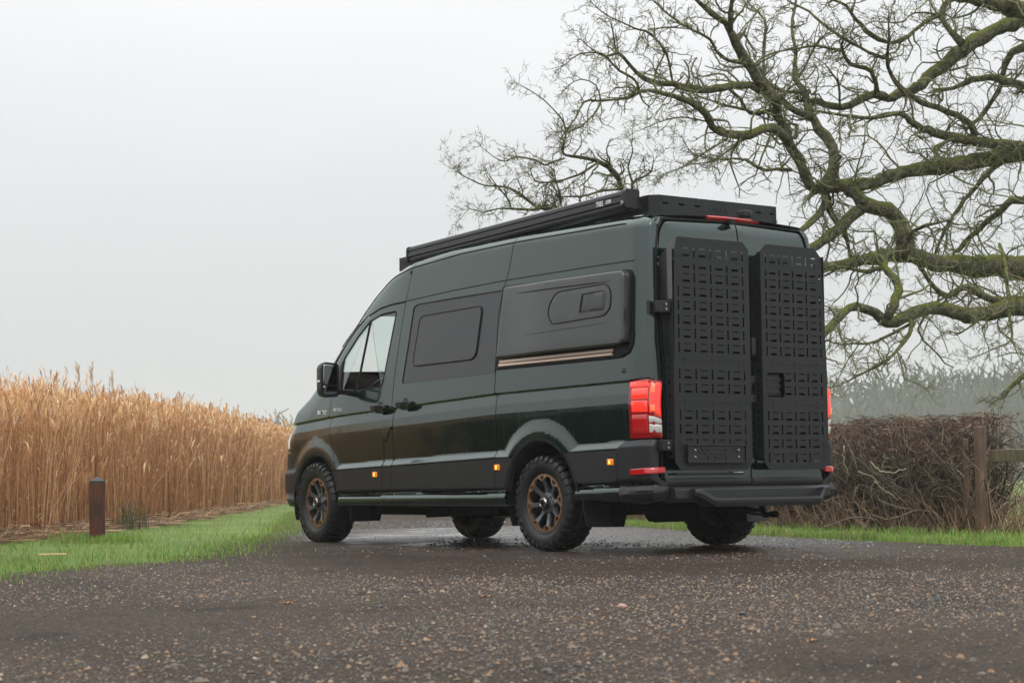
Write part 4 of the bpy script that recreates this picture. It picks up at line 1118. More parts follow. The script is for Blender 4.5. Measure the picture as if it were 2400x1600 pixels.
# loose stones on the track
def stones(n,u0,u1,v0,v1,rmin,rmax,seed):
    r=np.random.default_rng(seed); u=r.uniform(u0,u1,n); v=1/(r.uniform(1/ (v1-1125.),1/(v0-1125.),n))+1125.
    d=rayd(u,v); t=-CAMP[2]/d[:,2]; P=CAMP+d*t[:,None]; P=P[:,:2]
    ins=inpoly(P,rp_); P=P[ins]; n=len(P)
    rad=rmin*(rmax/rmin)**(r.random(n)**2.6)
    # icosa-ish rock: 8-vertex flattened blob
    base=np.array([(1,0,0),(.5,.85,0),(-.5,.8,0),(-1,0,0),(-.45,-.85,0),(.55,-.8,0),(.3,.1,.62),(-.3,-.05,.55),(0,0,-.5)])
    J=1+r.normal(0,.16,(n,9,3)); V=base*J; a=r.uniform(0,2*PI,n); ca,sa=np.cos(a),np.sin(a)
    V[:,:,1]*=r.uniform(.55,1,n)[:,None]; V[:,:,2]*=r.uniform(.5,1.1,n)[:,None]
    X=V[:,:,0]*ca[:,None]-V[:,:,1]*sa[:,None];Y=V[:,:,0]*sa[:,None]+V[:,:,1]*ca[:,None]
    V=np.stack([X,Y,V[:,:,2]],-1)*rad[:,None,None]; V[:,:,:2]+=P[:,None]; V[:,:,2]+=(-.006+rad*.10)[:,None]
    f=np.array([(0,1,6),(1,2,6),(2,7,6),(2,3,7),(3,4,7),(4,5,7),(5,6,7),(5,0,6)]); V[:,8]=V[:,7]; V[:,:6,2]-=rad[:,None]*.22
    F=(np.arange(n)[:,None,None]*9+f).reshape(-1,3); return V.reshape(-1,3),F
def stonemat():
    m=MT('loose_stones'); g=m.n('ShaderNodeNewGeometry'); R_=g.outputs['Random Per Island']
    c=m.ramp(R_,[(0,(.016,.016,.018)),(.16,(.036,.031,.026)),(.42,(.080,.062,.047)),(.68,(.125,.095,.068)),(.80,(.17,.115,.068)),(.90,(.24,.125,.052)),(.965,(.26,.165,.09)),(1,(.34,.27,.20))])
    c=m.mix(.35,c,m.mix(m.noise(220,3),(.3,.3,.3),(.9,.9,.9)),'MULTIPLY') if False else c
    m.l(c,m.b.inputs['Base Color']); m.b.inputs['Roughness'].default_value=.42; return m.m
SM=stonemat()
A1=stones(46000,-150,2550,1320,1640,.0024,.0112,5); A2=stones(16000,-150,2550,1275,1480,.004,.012,6); A3=stones(170,-100,2500,1300,1640,.014,.026,9)
V=np.concatenate([A1[0],A2[0],A3[0]]); F=np.concatenate([A1[1],A2[1]+len(A1[0]),A3[1]+len(A1[0])+len(A2[0])])
o=npmesh('loose_gravel',V,F,SM,None,False); o['kind']='stuff'
WS=pm('wet_black_stone',(.010,.010,.011),.10,spec=1.,coat=.6)
A4=stones(11000,1000,2050,1219,1279,.005,.014,15); A5=stones(4000,640,1100,1216,1262,.005,.013,16)
V=np.concatenate([A4[0],A5[0]]); F=np.concatenate([A4[1],A5[1]+len(A4[0])]); o=npmesh('wet_stones',V,F,WS,None,False); o['kind']='stuff'
def rock(name,u,v,r,mat,label,cat,sc=(1,.8,.55)):
    d=rayd(u,v);t=-CAMP[2]/d[2];P=CAMP+d*t; bm=bmesh.new(); bmesh.ops.create_icosphere(bm,subdivisions=2,radius=r)
    for q in bm.verts:
        q.co*=1+.22*mn.noise(q.co*(1.6/r)); q.co=Vector((q.co.x*sc[0],q.co.y*sc[1],q.co.z*sc[2]))
    me=bpy.data.meshes.new(name);bm.to_mesh(me);bm.free(); o=link(name,me,mat); o.location=(P[0],P[1],r*sc[2]*.45-.006); tag(o,label,cat); return o
rock('stone',1458,1421,.026,pm('pink_stone',(.36,.22,.17),.55,bump=(90,.5,.003)),'pinkish rounded stone lying alone on the dark gravel below the rear wheel','stone')
rock('stone',1740,1436,.016,pm('dark_flint',(.022,.024,.028),.35),'black pebble on the gravel in front of the rear bumper','stone')
rock('stone',890,1420,.016,pm('dark_flint2',(.020,.022,.026),.35),'small black pebble on the open gravel left of the van','stone')
# dead leaves on the gravel
def leafm(name,col): return pm(name,col,.6)
def leaf(u,v,s_,mat,label,rz):
    d=rayd(u,v);t=-CAMP[2]/d[2];P=CAMP+d*t
    pts=[(-1,0,.1),(-.6,.35,.22),(-.1,.28,.05),(.3,.5,.25),(.7,.2,.1),(1.05,0,.3),(.7,-.25,.12),(.3,-.45,.22),(-.1,-.3,.04),(-.6,-.3,.25)]
    V=[(a*s_,b*s_,c*s_) for a,b,c in pts]+[(0,0,.02*s_)]; V+=[(a,b,c-.0015) for a,b,c in V]; n=11
    F=[(i,(i+1)%10,10) for i in range(10)]+[((i+1)%10+n,i+n,10+n) for i in range(10)]+[(i,i+n,(i+1)%10+n,(i+1)%10) for i in range(10)]
    o=MB().add(V,F).build('dead_leaf',mat); o.location=(P[0],P[1],.0); o.rotation_euler=(0,0,rz); tag(o,label,'leaf',group='dead leaves on the gravel'); return o
OL=leafm('orange_leaf',(.40,.17,.06)); YL=leafm('yellow_leaf',(.42,.40,.10))
leaf(675,1413,.030,OL,'orange dead leaf on gravel between the wooden bollard and the frame bottom',.4)
leaf(1140,1397,.034,OL,'orange dead leaf on gravel below the middle of the van',1.2)
leaf(1904,1500,.026,OL,'orange-brown leaf on the gravel towards the right',2.0)
leaf(1985,1283,.045,YL,'yellow leaf on the wet track near the hedge',.8)

# ------------------------------------------------------------------ grass
def blades(P,h,w,seed,lean=.45):
    r=np.random.default_rng(seed); n=len(P); a=r.uniform(0,2*PI,n); H=h*r.uniform(.4,1.3,n)*(1+.55*np.sin(P[:,0]*2.3+np.sin(P[:,1]*3.1)*1.7)*np.sin(P[:,1]*2.7+P[:,0])); L_=lean*H*r.uniform(.2,1.3,n)
    b=r.uniform(0,2*PI,n); d=np.stack([np.cos(b),np.sin(b)],1); w_=w*r.uniform(.6,1.3,n); s_=np.stack([np.cos(a),np.sin(a)],1)*w_[:,None]
    V=np.zeros((n,5,3)); V[:,0,:2]=P-s_;V[:,1,:2]=P+s_
    V[:,2,:2]=P-s_*.7+d*(L_*.35)[:,None];V[:,3,:2]=P+s_*.7+d*(L_*.35)[:,None]; V[:,2:4,2]=(H*.6)[:,None]; V[:,4,:2]=P+d*L_[:,None]; V[:,4,2]=H*.97
    V[:,:2,2]=-.012
    i=np.arange(n)[:,None]*5
    return V.reshape(-1,3),i+np.array([0,1,3,2]),i+np.array([2,3,4])
def grassblade():
    m=MT('grass_blades'); g=m.n('ShaderNodeNewGeometry'); R_=g.outputs['Random Per Island']
    c=m.ramp(R_,[(0,(.085,.19,.030)),(.45,(.17,.33,.05)),(.72,(.27,.42,.085)),(.86,(.38,.42,.14)),(1,(.52,.40,.21))])
    pn=m.noise(.9,3); c=m.mix(m.mapr(pn,.45,.68,0,.7),c,(.25,.27,.095)); c=m.mix(m.mapr(m.noise(2.6,4),.56,.70,0,.75),c,(.16,.115,.060))
    m.l(c,m.b.inputs['Base Color']); m.b.inputs['Roughness'].default_value=.5; m.b.inputs['Specular IOR Level'].default_value=.3
    m.b.inputs['Subsurface Weight'].default_value=0
    t=m.n('ShaderNodeBsdfTranslucent'); m.l(c,t.inputs[0]); x=m.n('ShaderNodeMixShader'); x.inputs[0].default_value=.35
    o=m.t.nodes['Material Output']; m.l(m.b.outputs[0],x.inputs[1]); m.l(t.outputs[0],x.inputs[2]); m.l(x.outputs[0],o.inputs[0]); return m.m
GB=grassblade()
def scatter(poly,n,seed):
    r=np.random.default_rng(seed); p=np.asarray(poly); mn_,mx=p.min(0),p.max(0); P=r.uniform(mn_,mx,(n,2)); return P[inpoly(P,p)]
REED=np.array([(6.9,4.0),(7.6,3.45),(8.3,2.9),(11.5,.7),(15.5,-2.1),(24,-7.4),(34,-13.6),(45,-20.8),(60,-30.5)])
VB=np.concatenate([[(-14,22.5),(-6,15.2),(-1,10.6),(3.2,7.2)],REED+[.3,.42]]); vergeL=np.concatenate([LEw[8:],VB[::-1]]); 
def dens(P,near,k,seed):
    D=np.hypot(P[:,0]-CAMP[0],P[:,1]-CAMP[1]); r=np.random.default_rng(seed).random(len(P)); return P[r<np.minimum(1,(near/D)**k)]
gp=scatter([p for p in vergeL if p[0]<40],900000,21); gp=dens(gp,12.5,2.6,22)
# sparse near the track edge: fringe wanders over the gravel
nv=np.array([mn.noise(Vector((x*1.3,y*1.3,5)))+.6*mn.noise(Vector((x*4.1,y*4.1,9))) for x,y in gp]); gp=gp[nv>-.30+.30*rng.random(len(gp))][:170000]
q=blades(gp,.043,.0033,23,.8)
# tall tuft round the bollard
tp=np.random.default_rng(5).normal((7.33,2.2),(.28,.20),(1500,2)); q2=blades(tp,.10,.0035,24)
tp3=LEw[(LEw[:,0]>-6)&(LEw[:,0]<25)]; tp3=tp3[np.random.default_rng(6).integers(0,len(tp3),9000)]+np.random.default_rng(7).normal(0,.10,(9000,2))*np.array([1,1]); tp3=tp3+np.abs(np.random.default_rng(17).exponential(.16,(9000,1)))*np.array([-.5,-.7]); q3=blades(tp3,.04,.003,25,.9)
def joinb(*Q):
    V=np.concatenate([a[0] for a in Q]); F4=[];F3=[];b=0
    for a in Q: F4.append(a[1]+b);F3.append(a[2]+b);b+=len(a[0])
    return V,[np.concatenate(F4),np.concatenate(F3)]
V,F=joinb(q,q2,q3); o=npmesh('verge_grass',V,F,GB); o['kind']='stuff'
HB=np.array([(-7,-4.3),(-3.6,-4.0),(-1.5,-4.02),(1.0,-4.35),(3,-4.75),(6.2,-5.7),(10,-7.2),(14,-9.1),(21,-12.6)])
vr=np.concatenate([REw[REw[:,0]<22][::1],(HB+[0,-1.2])[::-1]])
gp=scatter([p for p in vr if p[0]>-7],260000,31); gp=dens(gp,13,1.6,32)
nv=np.array([mn.noise(Vector((x*1.5,y*1.5,5)))+.5*mn.noise(Vector((x*5,y*5,9))) for x,y in gp]); gp=gp[nv>-.35+.3*rng.random(len(gp))]; q=blades(gp,.058,.0038,33,.7); tp=REw[(REw[:,0]>-8)&(REw[:,0]<22)]; tp=tp[np.random.default_rng(8).integers(0,len(tp),16000)]+np.random.default_rng(9).normal(0,.13,(16000,2))+[0,-.12]
q2=blades(tp,.05,.0035,34,.8)
V,F=joinb(q,q2); o=npmesh('verge_grass',V,F,GB); o['kind']='stuff'
gp=scatter([(-8,-5.2),(14,-10.4),(26,-30),(-8,-22)],20000,36); V,F=joinb(blades(gp,.14,.006,37)); o=npmesh('field_grass',V,F,GB); o['kind']='stuff'

# ------------------------------------------------------------------ reeds
def reedmat(name,stops,gain=1.):
    m=MT(name); g=m.n('ShaderNodeNewGeometry'); c=m.ramp(g.outputs['Random Per Island'],stops)
    m.l(c,m.b.inputs['Base Color']); m.b.inputs['Roughness'].default_value=.6; m.b.inputs['Specular IOR Level'].default_value=.3
    t=m.n('ShaderNodeBsdfTranslucent'); m.l(c,t.inputs[0]); x=m.n('ShaderNodeMixShader'); x.inputs[0].default_value=.3
    o=m.t.nodes['Material Output']; m.l(m.b.outputs[0],x.inputs[1]); m.l(t.outputs[0],x.inputs[2]); m.l(x.outputs[0],o.inputs[0]); return m.m
RS=reedmat('reed_stems',[(0,(.29,.150,.072)),(.4,(.55,.300,.145)),(.75,(.75,.45,.235)),(1,(.92,.68,.43))])
RLf=reedmat('reed_leaves',[(0,(.36,.195,.095)),(.4,(.66,.375,.185)),(.8,(.88,.57,.30)),(1,(.96,.81,.58))])
def reeds(P,hm,seed,leafn=3):
    r=np.random.default_rng(seed); n=len(P); D=np.hypot(P[:,0]-CAMP[0],P[:,1]-CAMP[1]); H=hm*np.interp(D,[15,20,29,63],[.57,.64,.745,.98])*r.normal(1,.085,n)
    w=np.clip(.0024*D/17,.0024,.010)
    b=r.uniform(0,2*PI,n); ln=np.abs(r.normal(0,.11,n))+.02; ln=np.where(r.random(n)<.035,r.uniform(.3,.8,n),ln); H=np.where(ln>.3,H*r.uniform(.4,.8,n),H); d=np.stack([np.cos(b),np.sin(b),0*b],1)*(ln*H)[:,None]
    base=np.c_[P,np.full(n,-.01)]
    t=np.array([0,.5,1.]); C=base[:,None]+d[:,None]*(t**1.8)[None,:,None]+np.array([0,0,1.])*(H[:,None]*t)[:,:,None]
    Rw=w[:,None]*np.array([1.,.85,.4]); V1,F1=tubes(C,Rw,3)
    # leaves: curved strips
    k=leafn; ti=r.uniform(.06,.99,(n,k))**.8; ii=np.repeat(np.arange(n),k); tt=ti.ravel()
    o=base[ii]+d[ii]*(tt**1.8)[:,None]+np.array([0,0,1.])*(H[ii]*tt)[:,None]
    a=r.uniform(0,2*PI,n*k); dl=np.stack([np.cos(a),np.sin(a)],1); Ll=r.uniform(.08,.26,n*k); wl=np.repeat(w,k)*r.uniform(.6,1.35,n*k)
    up=r.uniform(-.3,1.1,n*k); sd_=np.stack([-np.sin(a),np.cos(a),0*a],1)*wl[:,None]
    ps=[o]; 
    for q,(hx_,hz) in enumerate(((.35,.45),(.7,.55),(1.0,.15))):
        ps.append(o+np.c_[dl*(Ll*hx_*.8)[:,None],Ll*(hz*up-.25*hx_*hx_)])
    V=np.stack([ps[0]-sd_*.5,ps[0]+sd_*.5,ps[1]-sd_,ps[1]+sd_,ps[2]-sd_*.8,ps[2]+sd_*.8,ps[3]],1); i=np.arange(n*k)[:,None]*7
    # plume: a few drooping strips at the top
    m_=3; jj=np.repeat(np.arange(n),m_); has=(r.random(n)<.7)[jj]; jj=jj[has]; N2=len(jj)
    o2=base[jj]+d[jj]+np.c_[np.zeros((N2,2)),H[jj]]-np.c_[np.zeros((N2,2)),r.uniform(0,.12,N2)]; a2=r.uniform(0,2*PI,N2); L2=r.uniform(.10,.22,N2); w2=w[jj]*2.6
    s2=np.stack([-np.sin(a2),np.cos(a2),0*a2],1)*w2[:,None]; dd=np.stack([np.cos(a2),np.sin(a2)],1)
    P1=o2+np.c_[dd*(L2*.22)[:,None],L2*.55];P2=o2+np.c_[dd*(L2*.5)[:,None],L2*.75]
    V3=np.stack([o2-s2*.3,o2+s2*.3,P1-s2,P1+s2,P2],1); i3=np.arange(N2)[:,None]*5
    Vl=np.concatenate([V.reshape(-1,3),V3.reshape(-1,3)]); b3=len(V)*7
    F4=np.concatenate([i+np.array([0,1,3,2]),i+np.array([2,3,5,4]),i3+b3+np.array([0,1,3,2])]); F3=np.concatenate([i+np.array([4,5,6]),i3+b3+np.array([2,3,4])])
    return (V1,F1),(Vl,F4,F3)
def along(poly,n,depth,seed,pw=1.):
    # points in a band behind the reed edge, denser near the camera
    r=np.random.default_rng(seed); seg=np.linalg.norm(np.diff(poly,axis=0),axis=1); cs=np.r_[0,np.cumsum(seg)]; s_=r.uniform(0,cs[-1],n*4)
    x=np.interp(s_,cs,poly[:,0]);y=np.interp(s_,cs,poly[:,1]); D=np.hypot(x-CAMP[0],y-CAMP[1]); k=r.random(n*4)<np.minimum(1,(17/D)**pw); s_=s_[k][:n];x=x[k][:n];y=y[k][:n]
    t=np.array([.823,-.568]); nn=np.array([.568,.823]); dp=depth*r.random(len(x))**1.3
    wv=.18*np.sin(s_*1.3)+.12*np.sin(s_*3.1+1)
    return np.stack([x,y],1)+nn*(dp+wv)[:,None]
rd=along(REED,22000,2.2,41,.75)
s_,l_=reeds(rd,2.28,42,3)
o=npmesh('reed_stems',s_[0],s_[1],RS); o['kind']='stuff'
o=npmesh('reed_leaves',l_[0],[l_[1],l_[2]],RLf); o['kind']='stuff'
rd=along(REED+[1.2,1.75],5500,4.0,43,.5); s_,l_=reeds(rd,2.34,44,2)
o=npmesh('reed_stems',s_[0],s_[1],RS); o['kind']='stuff'
o=npmesh('reed_leaves',l_[0],[l_[1],l_[2]],RLf); o['kind']='stuff'
# a dark mass of old stems deep in the bed (tall, far inside) is just more reeds; litter at the foot
def litter(n,seed):
    r=np.random.default_rng(seed); P=along(REED-[.17,.25],n,.60,seed,.9); P=P[np.array([mn.noise(Vector((x*1.1,y*1.1,3)))>-.22 for x,y in P])]; n=len(P); a=r.normal(math.atan2(-.568,.823),.9,n); L_=r.uniform(.12,.55,n)
    t=np.array([0,.5,1.]); z0=r.uniform(.0,.05,n); rise=r.uniform(0,.26,n)*(r.random(n)<.5)
    C=np.zeros((n,3,3)); 
    for k in range(3): C[:,k,0]=P[:,0]+np.cos(a)*L_*t[k];C[:,k,1]=P[:,1]+np.sin(a)*L_*t[k];C[:,k,2]=z0+rise*t[k]*(1.5-t[k])
    return tubes(C,np.full((n,3),.004),3)
V,F=litter(7000,46); o=npmesh('fallen_reed_litter',V,F,reedmat('reed_litter',[(0,(.10,.055,.032)),(.45,(.26,.145,.080)),(.8,(.50,.32,.18)),(1,(.80,.60,.40))])); o['kind']='stuff'
# single tall reeds standing above the bed
def tallreed(u,vtop,D,label,lean=0,plume=True,mat=None):
    top_=pix(u,vtop,D); b=np.array([top_[0],top_[1],0.]); b[:2]+=Rv[:2]*lean
    e=empty('tall_reed',None,tuple(b)); tag(e,label,'reed',group='tall reeds above the bed')
    t=np.linspace(0,1,7); P=np.outer(t**1.5,top_-b)+np.outer(t,[0,0,0]); P=np.stack([(top_[0]-b[0])*t**1.6,(top_[1]-b[1])*t**1.6,top_[2]*t],1)
    MB().tube(P,np.linspace(.006,.003,7),5).build('reed_stem',pm('tall_stem',(.30,.21,.13),.6),e)
    if plume:
        mb=MB(); r=np.random.default_rng(int(u)); T=P[-1]
        for k in range(16):
            a=r.uniform(0,2*PI); d=np.array([math.cos(a)*.04,math.sin(a)*.04,0])-Rv*.02
            z0=r.uniform(-.22,0); Q=[T+[0,0,z0],T+d*.6+[0,0,z0+.06],T+d+[0,0,z0+.085]]
            mb.tube(Q,[.003,.006,.001],3)
        mb.build('reed_plume',pm('plume',(.55,.40,.26),.8),e)
tallreed(184,855,24.6,'tall reed with drooping plume above the reed bed, leftmost of the tall ones',.12)
tallreed(216,858,25.,'tall reed with thin upright head just right of the drooping plume',.03)
tallreed(256,882,25.4,'dark thin tall reed standing alone against the grey sky',.02,False)
tallreed(264,876,25.8,'pale tall reed with slim head right of the dark thin one',.05)
def uof(P):
    d=np.c_[P,np.full(len(P),.5)]-CAMP; return 1200+FPX*(d@Rr)/(d@Fv)
# out-of-frame hedge read from dark van reflections, thickened with leaves to block bright meadow
def offl(P): return P[(uof(P[:,:,:2].reshape(-1,2)).reshape(len(P),-1)<-45).all(1)]
def lefthedge():
    Q=np.array([(-16,24),(-8,16.2),(-1,10.6),(3.2,7.2),(5.6,5.5),(7.0,4.25)]); r=np.random.default_rng(91); seg=np.linalg.norm(np.diff(Q,axis=0),axis=1); cs=np.r_[0,np.cumsum(seg)]
    n=1500; s_=cs[-1]*r.random(n)**.55; P0=np.stack([np.interp(s_,cs,Q[:,0]),np.interp(s_,cs,Q[:,1])],1)+r.normal(0,.25,(n,2)); S=np.c_[P0,np.zeros(n)]
    P=walk(S,np.c_[r.normal(0,.4,(n,2)),np.ones(n)],r.uniform(.8,1.75,n),7,.2,92,np.array([0,0,.07])); P=offl(P); n=len(P); A1=tubes(P,np.linspace(.022,.012,7)[None]*r.uniform(.6,1.4,(n,1)),4)
    m=6500; S,D0,i,t=branch(P,None,m,93,1.,.05,1.); P2=walk(S,D0,r.uniform(.15,.45,m),3,.35,94,np.array([0,0,.05])); P2=offl(P2); m=len(P2); A2=tubes(P2,np.linspace(.016,.011,3)[None]*np.ones((m,1)),3)
    nl=15000; s3=cs[-1]*r.random(nl)**.5; Pl=np.stack([np.interp(s3,cs,Q[:,0]),np.interp(s3,cs,Q[:,1])],1)+r.normal(0,.22,(nl,2)); Pl=np.c_[Pl,r.uniform(.02,1.55,nl)]; Pl=Pl[uof(Pl[:,:2])<-60]; nl=len(Pl)
    v1=r.normal(0,1,(nl,3)); v1/=np.linalg.norm(v1,axis=1,keepdims=True); v2=np.cross(v1,r.normal(0,1,(nl,3))); v2/=np.linalg.norm(v2,axis=1,keepdims=True); v1*=.055; v2*=.035
    VL=np.stack([Pl-v1,Pl+v2,Pl+v1,Pl-v2],1).reshape(-1,3)-[3.2,7.2,0]; FL=np.arange(nl)[:,None]*4+np.arange(4)
    e=empty('hedge',None,(3.2,7.2,0)); lo_=npmesh('reflection_fill_leaves',VL,FL,pm('reflection_fill_leaf',(.022,.034,.016),.6),e); lo_['kind']='stuff'  # leaf fill added to block the meadow from the van's reflection
    tag(e,'unseen dark hedge left of the reed bed, leaf fill added to darken van reflections','hedge')
    o=npmesh('hedge_twigs',np.concatenate([A1[0],A2[0]])-[3.2,7.2,0],np.concatenate([A1[1],A2[1]+len(A1[0])]),pm('dark_hedge_bark',(.030,.028,.020),.9),e); o['kind']='stuff'
LH=1
# a grey-green rush clump at the foot of the reeds
rg=np.random.default_rng(77); c0=pix(385,1205,24.5)[:2]; n=60; P=rg.normal(c0+[.25,.36],(.12,.10),(n,2)); H=rg.uniform(.15,.42,n); b=rg.uniform(0,2*PI,n)
C=np.zeros((n,3,3)); 
for k,t in enumerate((0,.5,1.)): C[:,k,0]=P[:,0]+np.cos(b)*H*.22*t*t;C[:,k,1]=P[:,1]+np.sin(b)*H*.22*t*t;C[:,k,2]=H*t
V,F=tubes(C,np.full((n,3),.006)*[1,.8,.3],3); o=npmesh('rush_clump',V,F,pm('rush_green',(.09,.095,.05),.6)); tag(o,'low dark green rush clump at the foot of the tan reeds','plant')

# bollard
def woodmat(name,c1,c2,sc=18):
    m=MT(name); n=m.noise(sc,5,stretch=(3,3,.25)); n2=m.noise(3,3); c=m.ramp(m.mapr(n,.3,.7,0,1),[(0,c1),(1,c2)]); c=m.mix(m.mapr(n2,.4,.7,0,.5),c,tuple(x*.5 for x in c1)); m.l(c,m.b.inputs['Base Color'])
    m.b.inputs['Roughness'].default_value=.42; m.l(m.bump(n,.5,.004),m.b.inputs['Normal']); return m.m
bo=empty('wooden_bollard',None,(7.46,2.17,0)); tag(bo,'short square dark brown wooden bollard with pyramid top on the grass verge','bollard')
MB().box((-.072,-.072,-.05),(.072,.072,.60)).build('post',woodmat('stained_wood',(.020,.007,.005),(.135,.032,.012)),bo,bevel=.006)
h=.074; MB().add([(-h,-h,.60),(h,-h,.60),(h,h,.60),(-h,h,.60),(-h,-h,.615),(h,-h,.615),(h,h,.615),(-h,h,.615),(0,0,.662)],[(3,2,1,0),(0,1,5,4),(1,2,6,5),(2,3,7,6),(3,0,4,7),(4,5,8),(5,6,8),(6,7,8),(7,4,8)]).build('cap',woodmat('dark_wood_cap',(.012,.012,.014),(.03,.028,.03)),bo,bevel=.003)
bo.rotation_euler=(0,0,YAW+.32)
# flattened dry stem lying on the verge
d=rayd(123,1316);t=-CAMP[2]/d[2];P=CAMP+d*t
ds=MB().box((-.10,-.016,0),(.10,.016,.012)).build('dry_stem',pm('dry_tan',(.58,.42,.22),.7),bevel=.004); ds.location=(P[0],P[1],.05); ds.rotation_euler=(0,0,YAW-PI/2+.2); tag(ds,'short pale tan dry stem lying on the green verge below the bollard','stem')

# ------------------------------------------------------------------ hedge
def twigmat(name,stops):
    m=MT(name); g=m.n('ShaderNodeNewGeometry'); c=m.ramp(g.outputs['Random Per Island'],stops); m.l(c,m.b.inputs['Base Color']); m.b.inputs['Roughness'].default_value=.7; m.b.inputs['Specular IOR Level'].default_value=.3; return m.m
def walk(S,D0,L_,K,wig,seed,trop=None):
    r=np.random.default_rng(seed); n=len(S); P=np.zeros((n,K,3)); P[:,0]=S; d=D0/(np.linalg.norm(D0,axis=1,keepdims=True)+1e-9)
    for k in range(1,K):
        d=d+r.normal(0,1,(n,3))*wig
        if trop is not None: d=d+trop
        d/=np.linalg.norm(d,axis=1,keepdims=True); P[:,k]=P[:,k-1]+d*(L_/(K-1))[:,None]
    return P
def branch(P,L_,n,seed,spread=.9,lo=.25,hi=1.,pw=1.):
    r=np.random.default_rng(seed); T,K,_=P.shape; i=r.integers(0,T,n) if not hasattr(n,'__len__') else n; m=len(i)
    t=(lo+(hi-lo)*r.random(m))*(K-1); k=np.minimum(t.astype(int),K-2); f=(t-k)[:,None]
    S=P[i,k]*(1-f)+P[i,k+1]*f; d=P[i,k+1]-P[i,k]; d/=np.linalg.norm(d,axis=1,keepdims=True)+1e-9
    q=r.normal(0,1,(m,3)); q-=d*(q*d).sum(1,keepdims=True); q/=np.linalg.norm(q,axis=1,keepdims=True)
    a=spread*r.uniform(.5,1.3,m)[:,None]; D0=d*np.cos(a)+q*np.sin(a)
    return S,D0,i,t/(K-1)
HC=np.array([(.55,-4.60),(1.0,-4.72),(3,-5.15),(6.2,-6.1),(10,-7.6),(14,-9.5),(21,-13.0)])
def hedge():
    e=empty('hedge',None,(3,-5.15,0)); tag(e,'clipped bare brown hawthorn hedge behind the van on the right','hedge')
    r=np.random.default_rng(51); seg=np.linalg.norm(np.diff(HC,axis=0),axis=1); cs=np.r_[0,np.cumsum(seg)]
    end=.35
    def at(s_): return np.stack([np.interp(s_,cs,HC[:,0]),np.interp(s_,cs,HC[:,1])],1)
    n=1700; s_=end+(cs[-1]-end)*r.random(n)**1.35; Pp=at(s_); off=r.normal(0,.17,n); Pp=Pp+np.array([.15,1])[None]*off[:,None]
    ok=uof(Pp)<2350-14*r.random(n); Pp=Pp[ok]; n=len(Pp); S=np.c_[Pp,np.zeros(n)]; D0=np.c_[r.normal(0,.35,(n,2)),np.ones(n)]; Lh=r.uniform(.7,1.25,n)
    P=walk(S,D0,Lh,8,.22,52,np.array([0,0,.06])); HT=1.17
    def clipz(P,seed):
        rr=np.random.default_rng(seed); z=P[:,:,2]; lim=HT+.03*np.sin(P[:,:,0]*2.1)+rr.normal(0,.035,(len(P),1)); P[:,:,2]=np.where(z>lim,lim-(z-lim)*.25,z); P[:,:,2]=np.maximum(P[:,:,2],.0); return P
    P=clipz(P,1); R_=np.linspace(.011,.004,8)[None]*r.uniform(.6,1.5,(n,1)); A=tubes(P,R_,4)
    V,F=A; base=npmesh('hedge_stems',V-np.array([3,-5.15,0]),F,twigmat('hedge_stem',[(0,(.06,.046,.038)),(.5,(.13,.10,.080)),(.8,(.22,.18,.145)),(1,(.34,.30,.24))]),e)
    m=11000; S,D0,i,t=branch(P,Lh,m,53,1.1,.12,1.); mx=9000; sx_=end+(cs[-1]-end)*r.random(mx)**1.4; Px=at(sx_)+np.array([.15,1])[None]*r.normal(0,.2,mx)[:,None]; Px=np.c_[Px,r.uniform(.30,1.20,mx)]; Px=Px[uof(Px[:,:2])<2345]; S=np.concatenate([S,Px]); D0=np.concatenate([D0,r.normal(0,1,(len(Px),3))]); m=len(S); P2=walk(S,D0,r.uniform(.15,.5,m),4,.42,54,np.array([0,0,.05])); P2=clipz(P2,2); A2=tubes(P2,np.linspace(.0045,.0024,4)[None]*r.uniform(.7,1.4,(m,1)),3)
    m2=14000; S,D0,i,t=branch(P2,None,m2,55,1.0,.2,1.); P3=walk(S,D0,r.uniform(.06,.2,m2),3,.35,56,np.array([0,0,.08])); P3=clipz(P3,3); A3=tubes(P3,np.linspace(.0034,.0018,3)[None]*np.ones((m2,1)),3)
    V=np.concatenate([A2[0],A3[0]])-np.array([3,-5.15,0]); F=np.concatenate([A2[1],A3[1]+len(A2[0])])
    o=npmesh('hedge_twigs',V,F,twigmat('hedge_twig',[(0,(.035,.027,.021)),(.45,(.085,.062,.045)),(.75,(.15,.10,.068)),(.92,(.26,.19,.12)),(1,(.38,.34,.24))]),e); o['kind']='stuff'
    # russet shoots and last leaves along the clipped top
    m3=8000; k=P2[:,-1,2]>.80; Q=P2[k]; S,D0,i,t=branch(Q,None,m3,57,.8,.3,1.); D0=D0+[0,0,.5]; P4=walk(S,D0,r.uniform(.05,.15,m3),3,.2,58); P4=clipz(P4,4); A4=tubes(P4,np.linspace(.0026,.0014,3)[None]*np.ones((m3,1)),3)
    tip=P4[:,-1]; kk=r.random(m3)<.5; tip=tip[kk]; n4=len(tip); a=r.uniform(0,2*PI,n4); dz=r.normal(0,.5,n4); v1=np.stack([np.cos(a),np.sin(a),dz],1)*.013; v2=np.stack([-np.sin(a),np.cos(a),r.normal(0,.6,n4)],1)*.008
    Vl=np.stack([tip,tip+v1+v2,tip+2*v1,tip+v1-v2],1).reshape(-1,3); Fl=np.arange(n4)[:,None]*4+np.arange(4)
    V=np.concatenate([A4[0],Vl])-np.array([3,-5.15,0]); o=npmesh('hedge_shoots',V,np.concatenate([A4[1],Fl+len(A4[0])]),twigmat('russet_shoot',[(0,(.085,.045,.036)),(.5,(.17,.085,.062)),(.85,(.26,.14,.085)),(1,(.34,.11,.09))]),e); o['kind']='stuff'
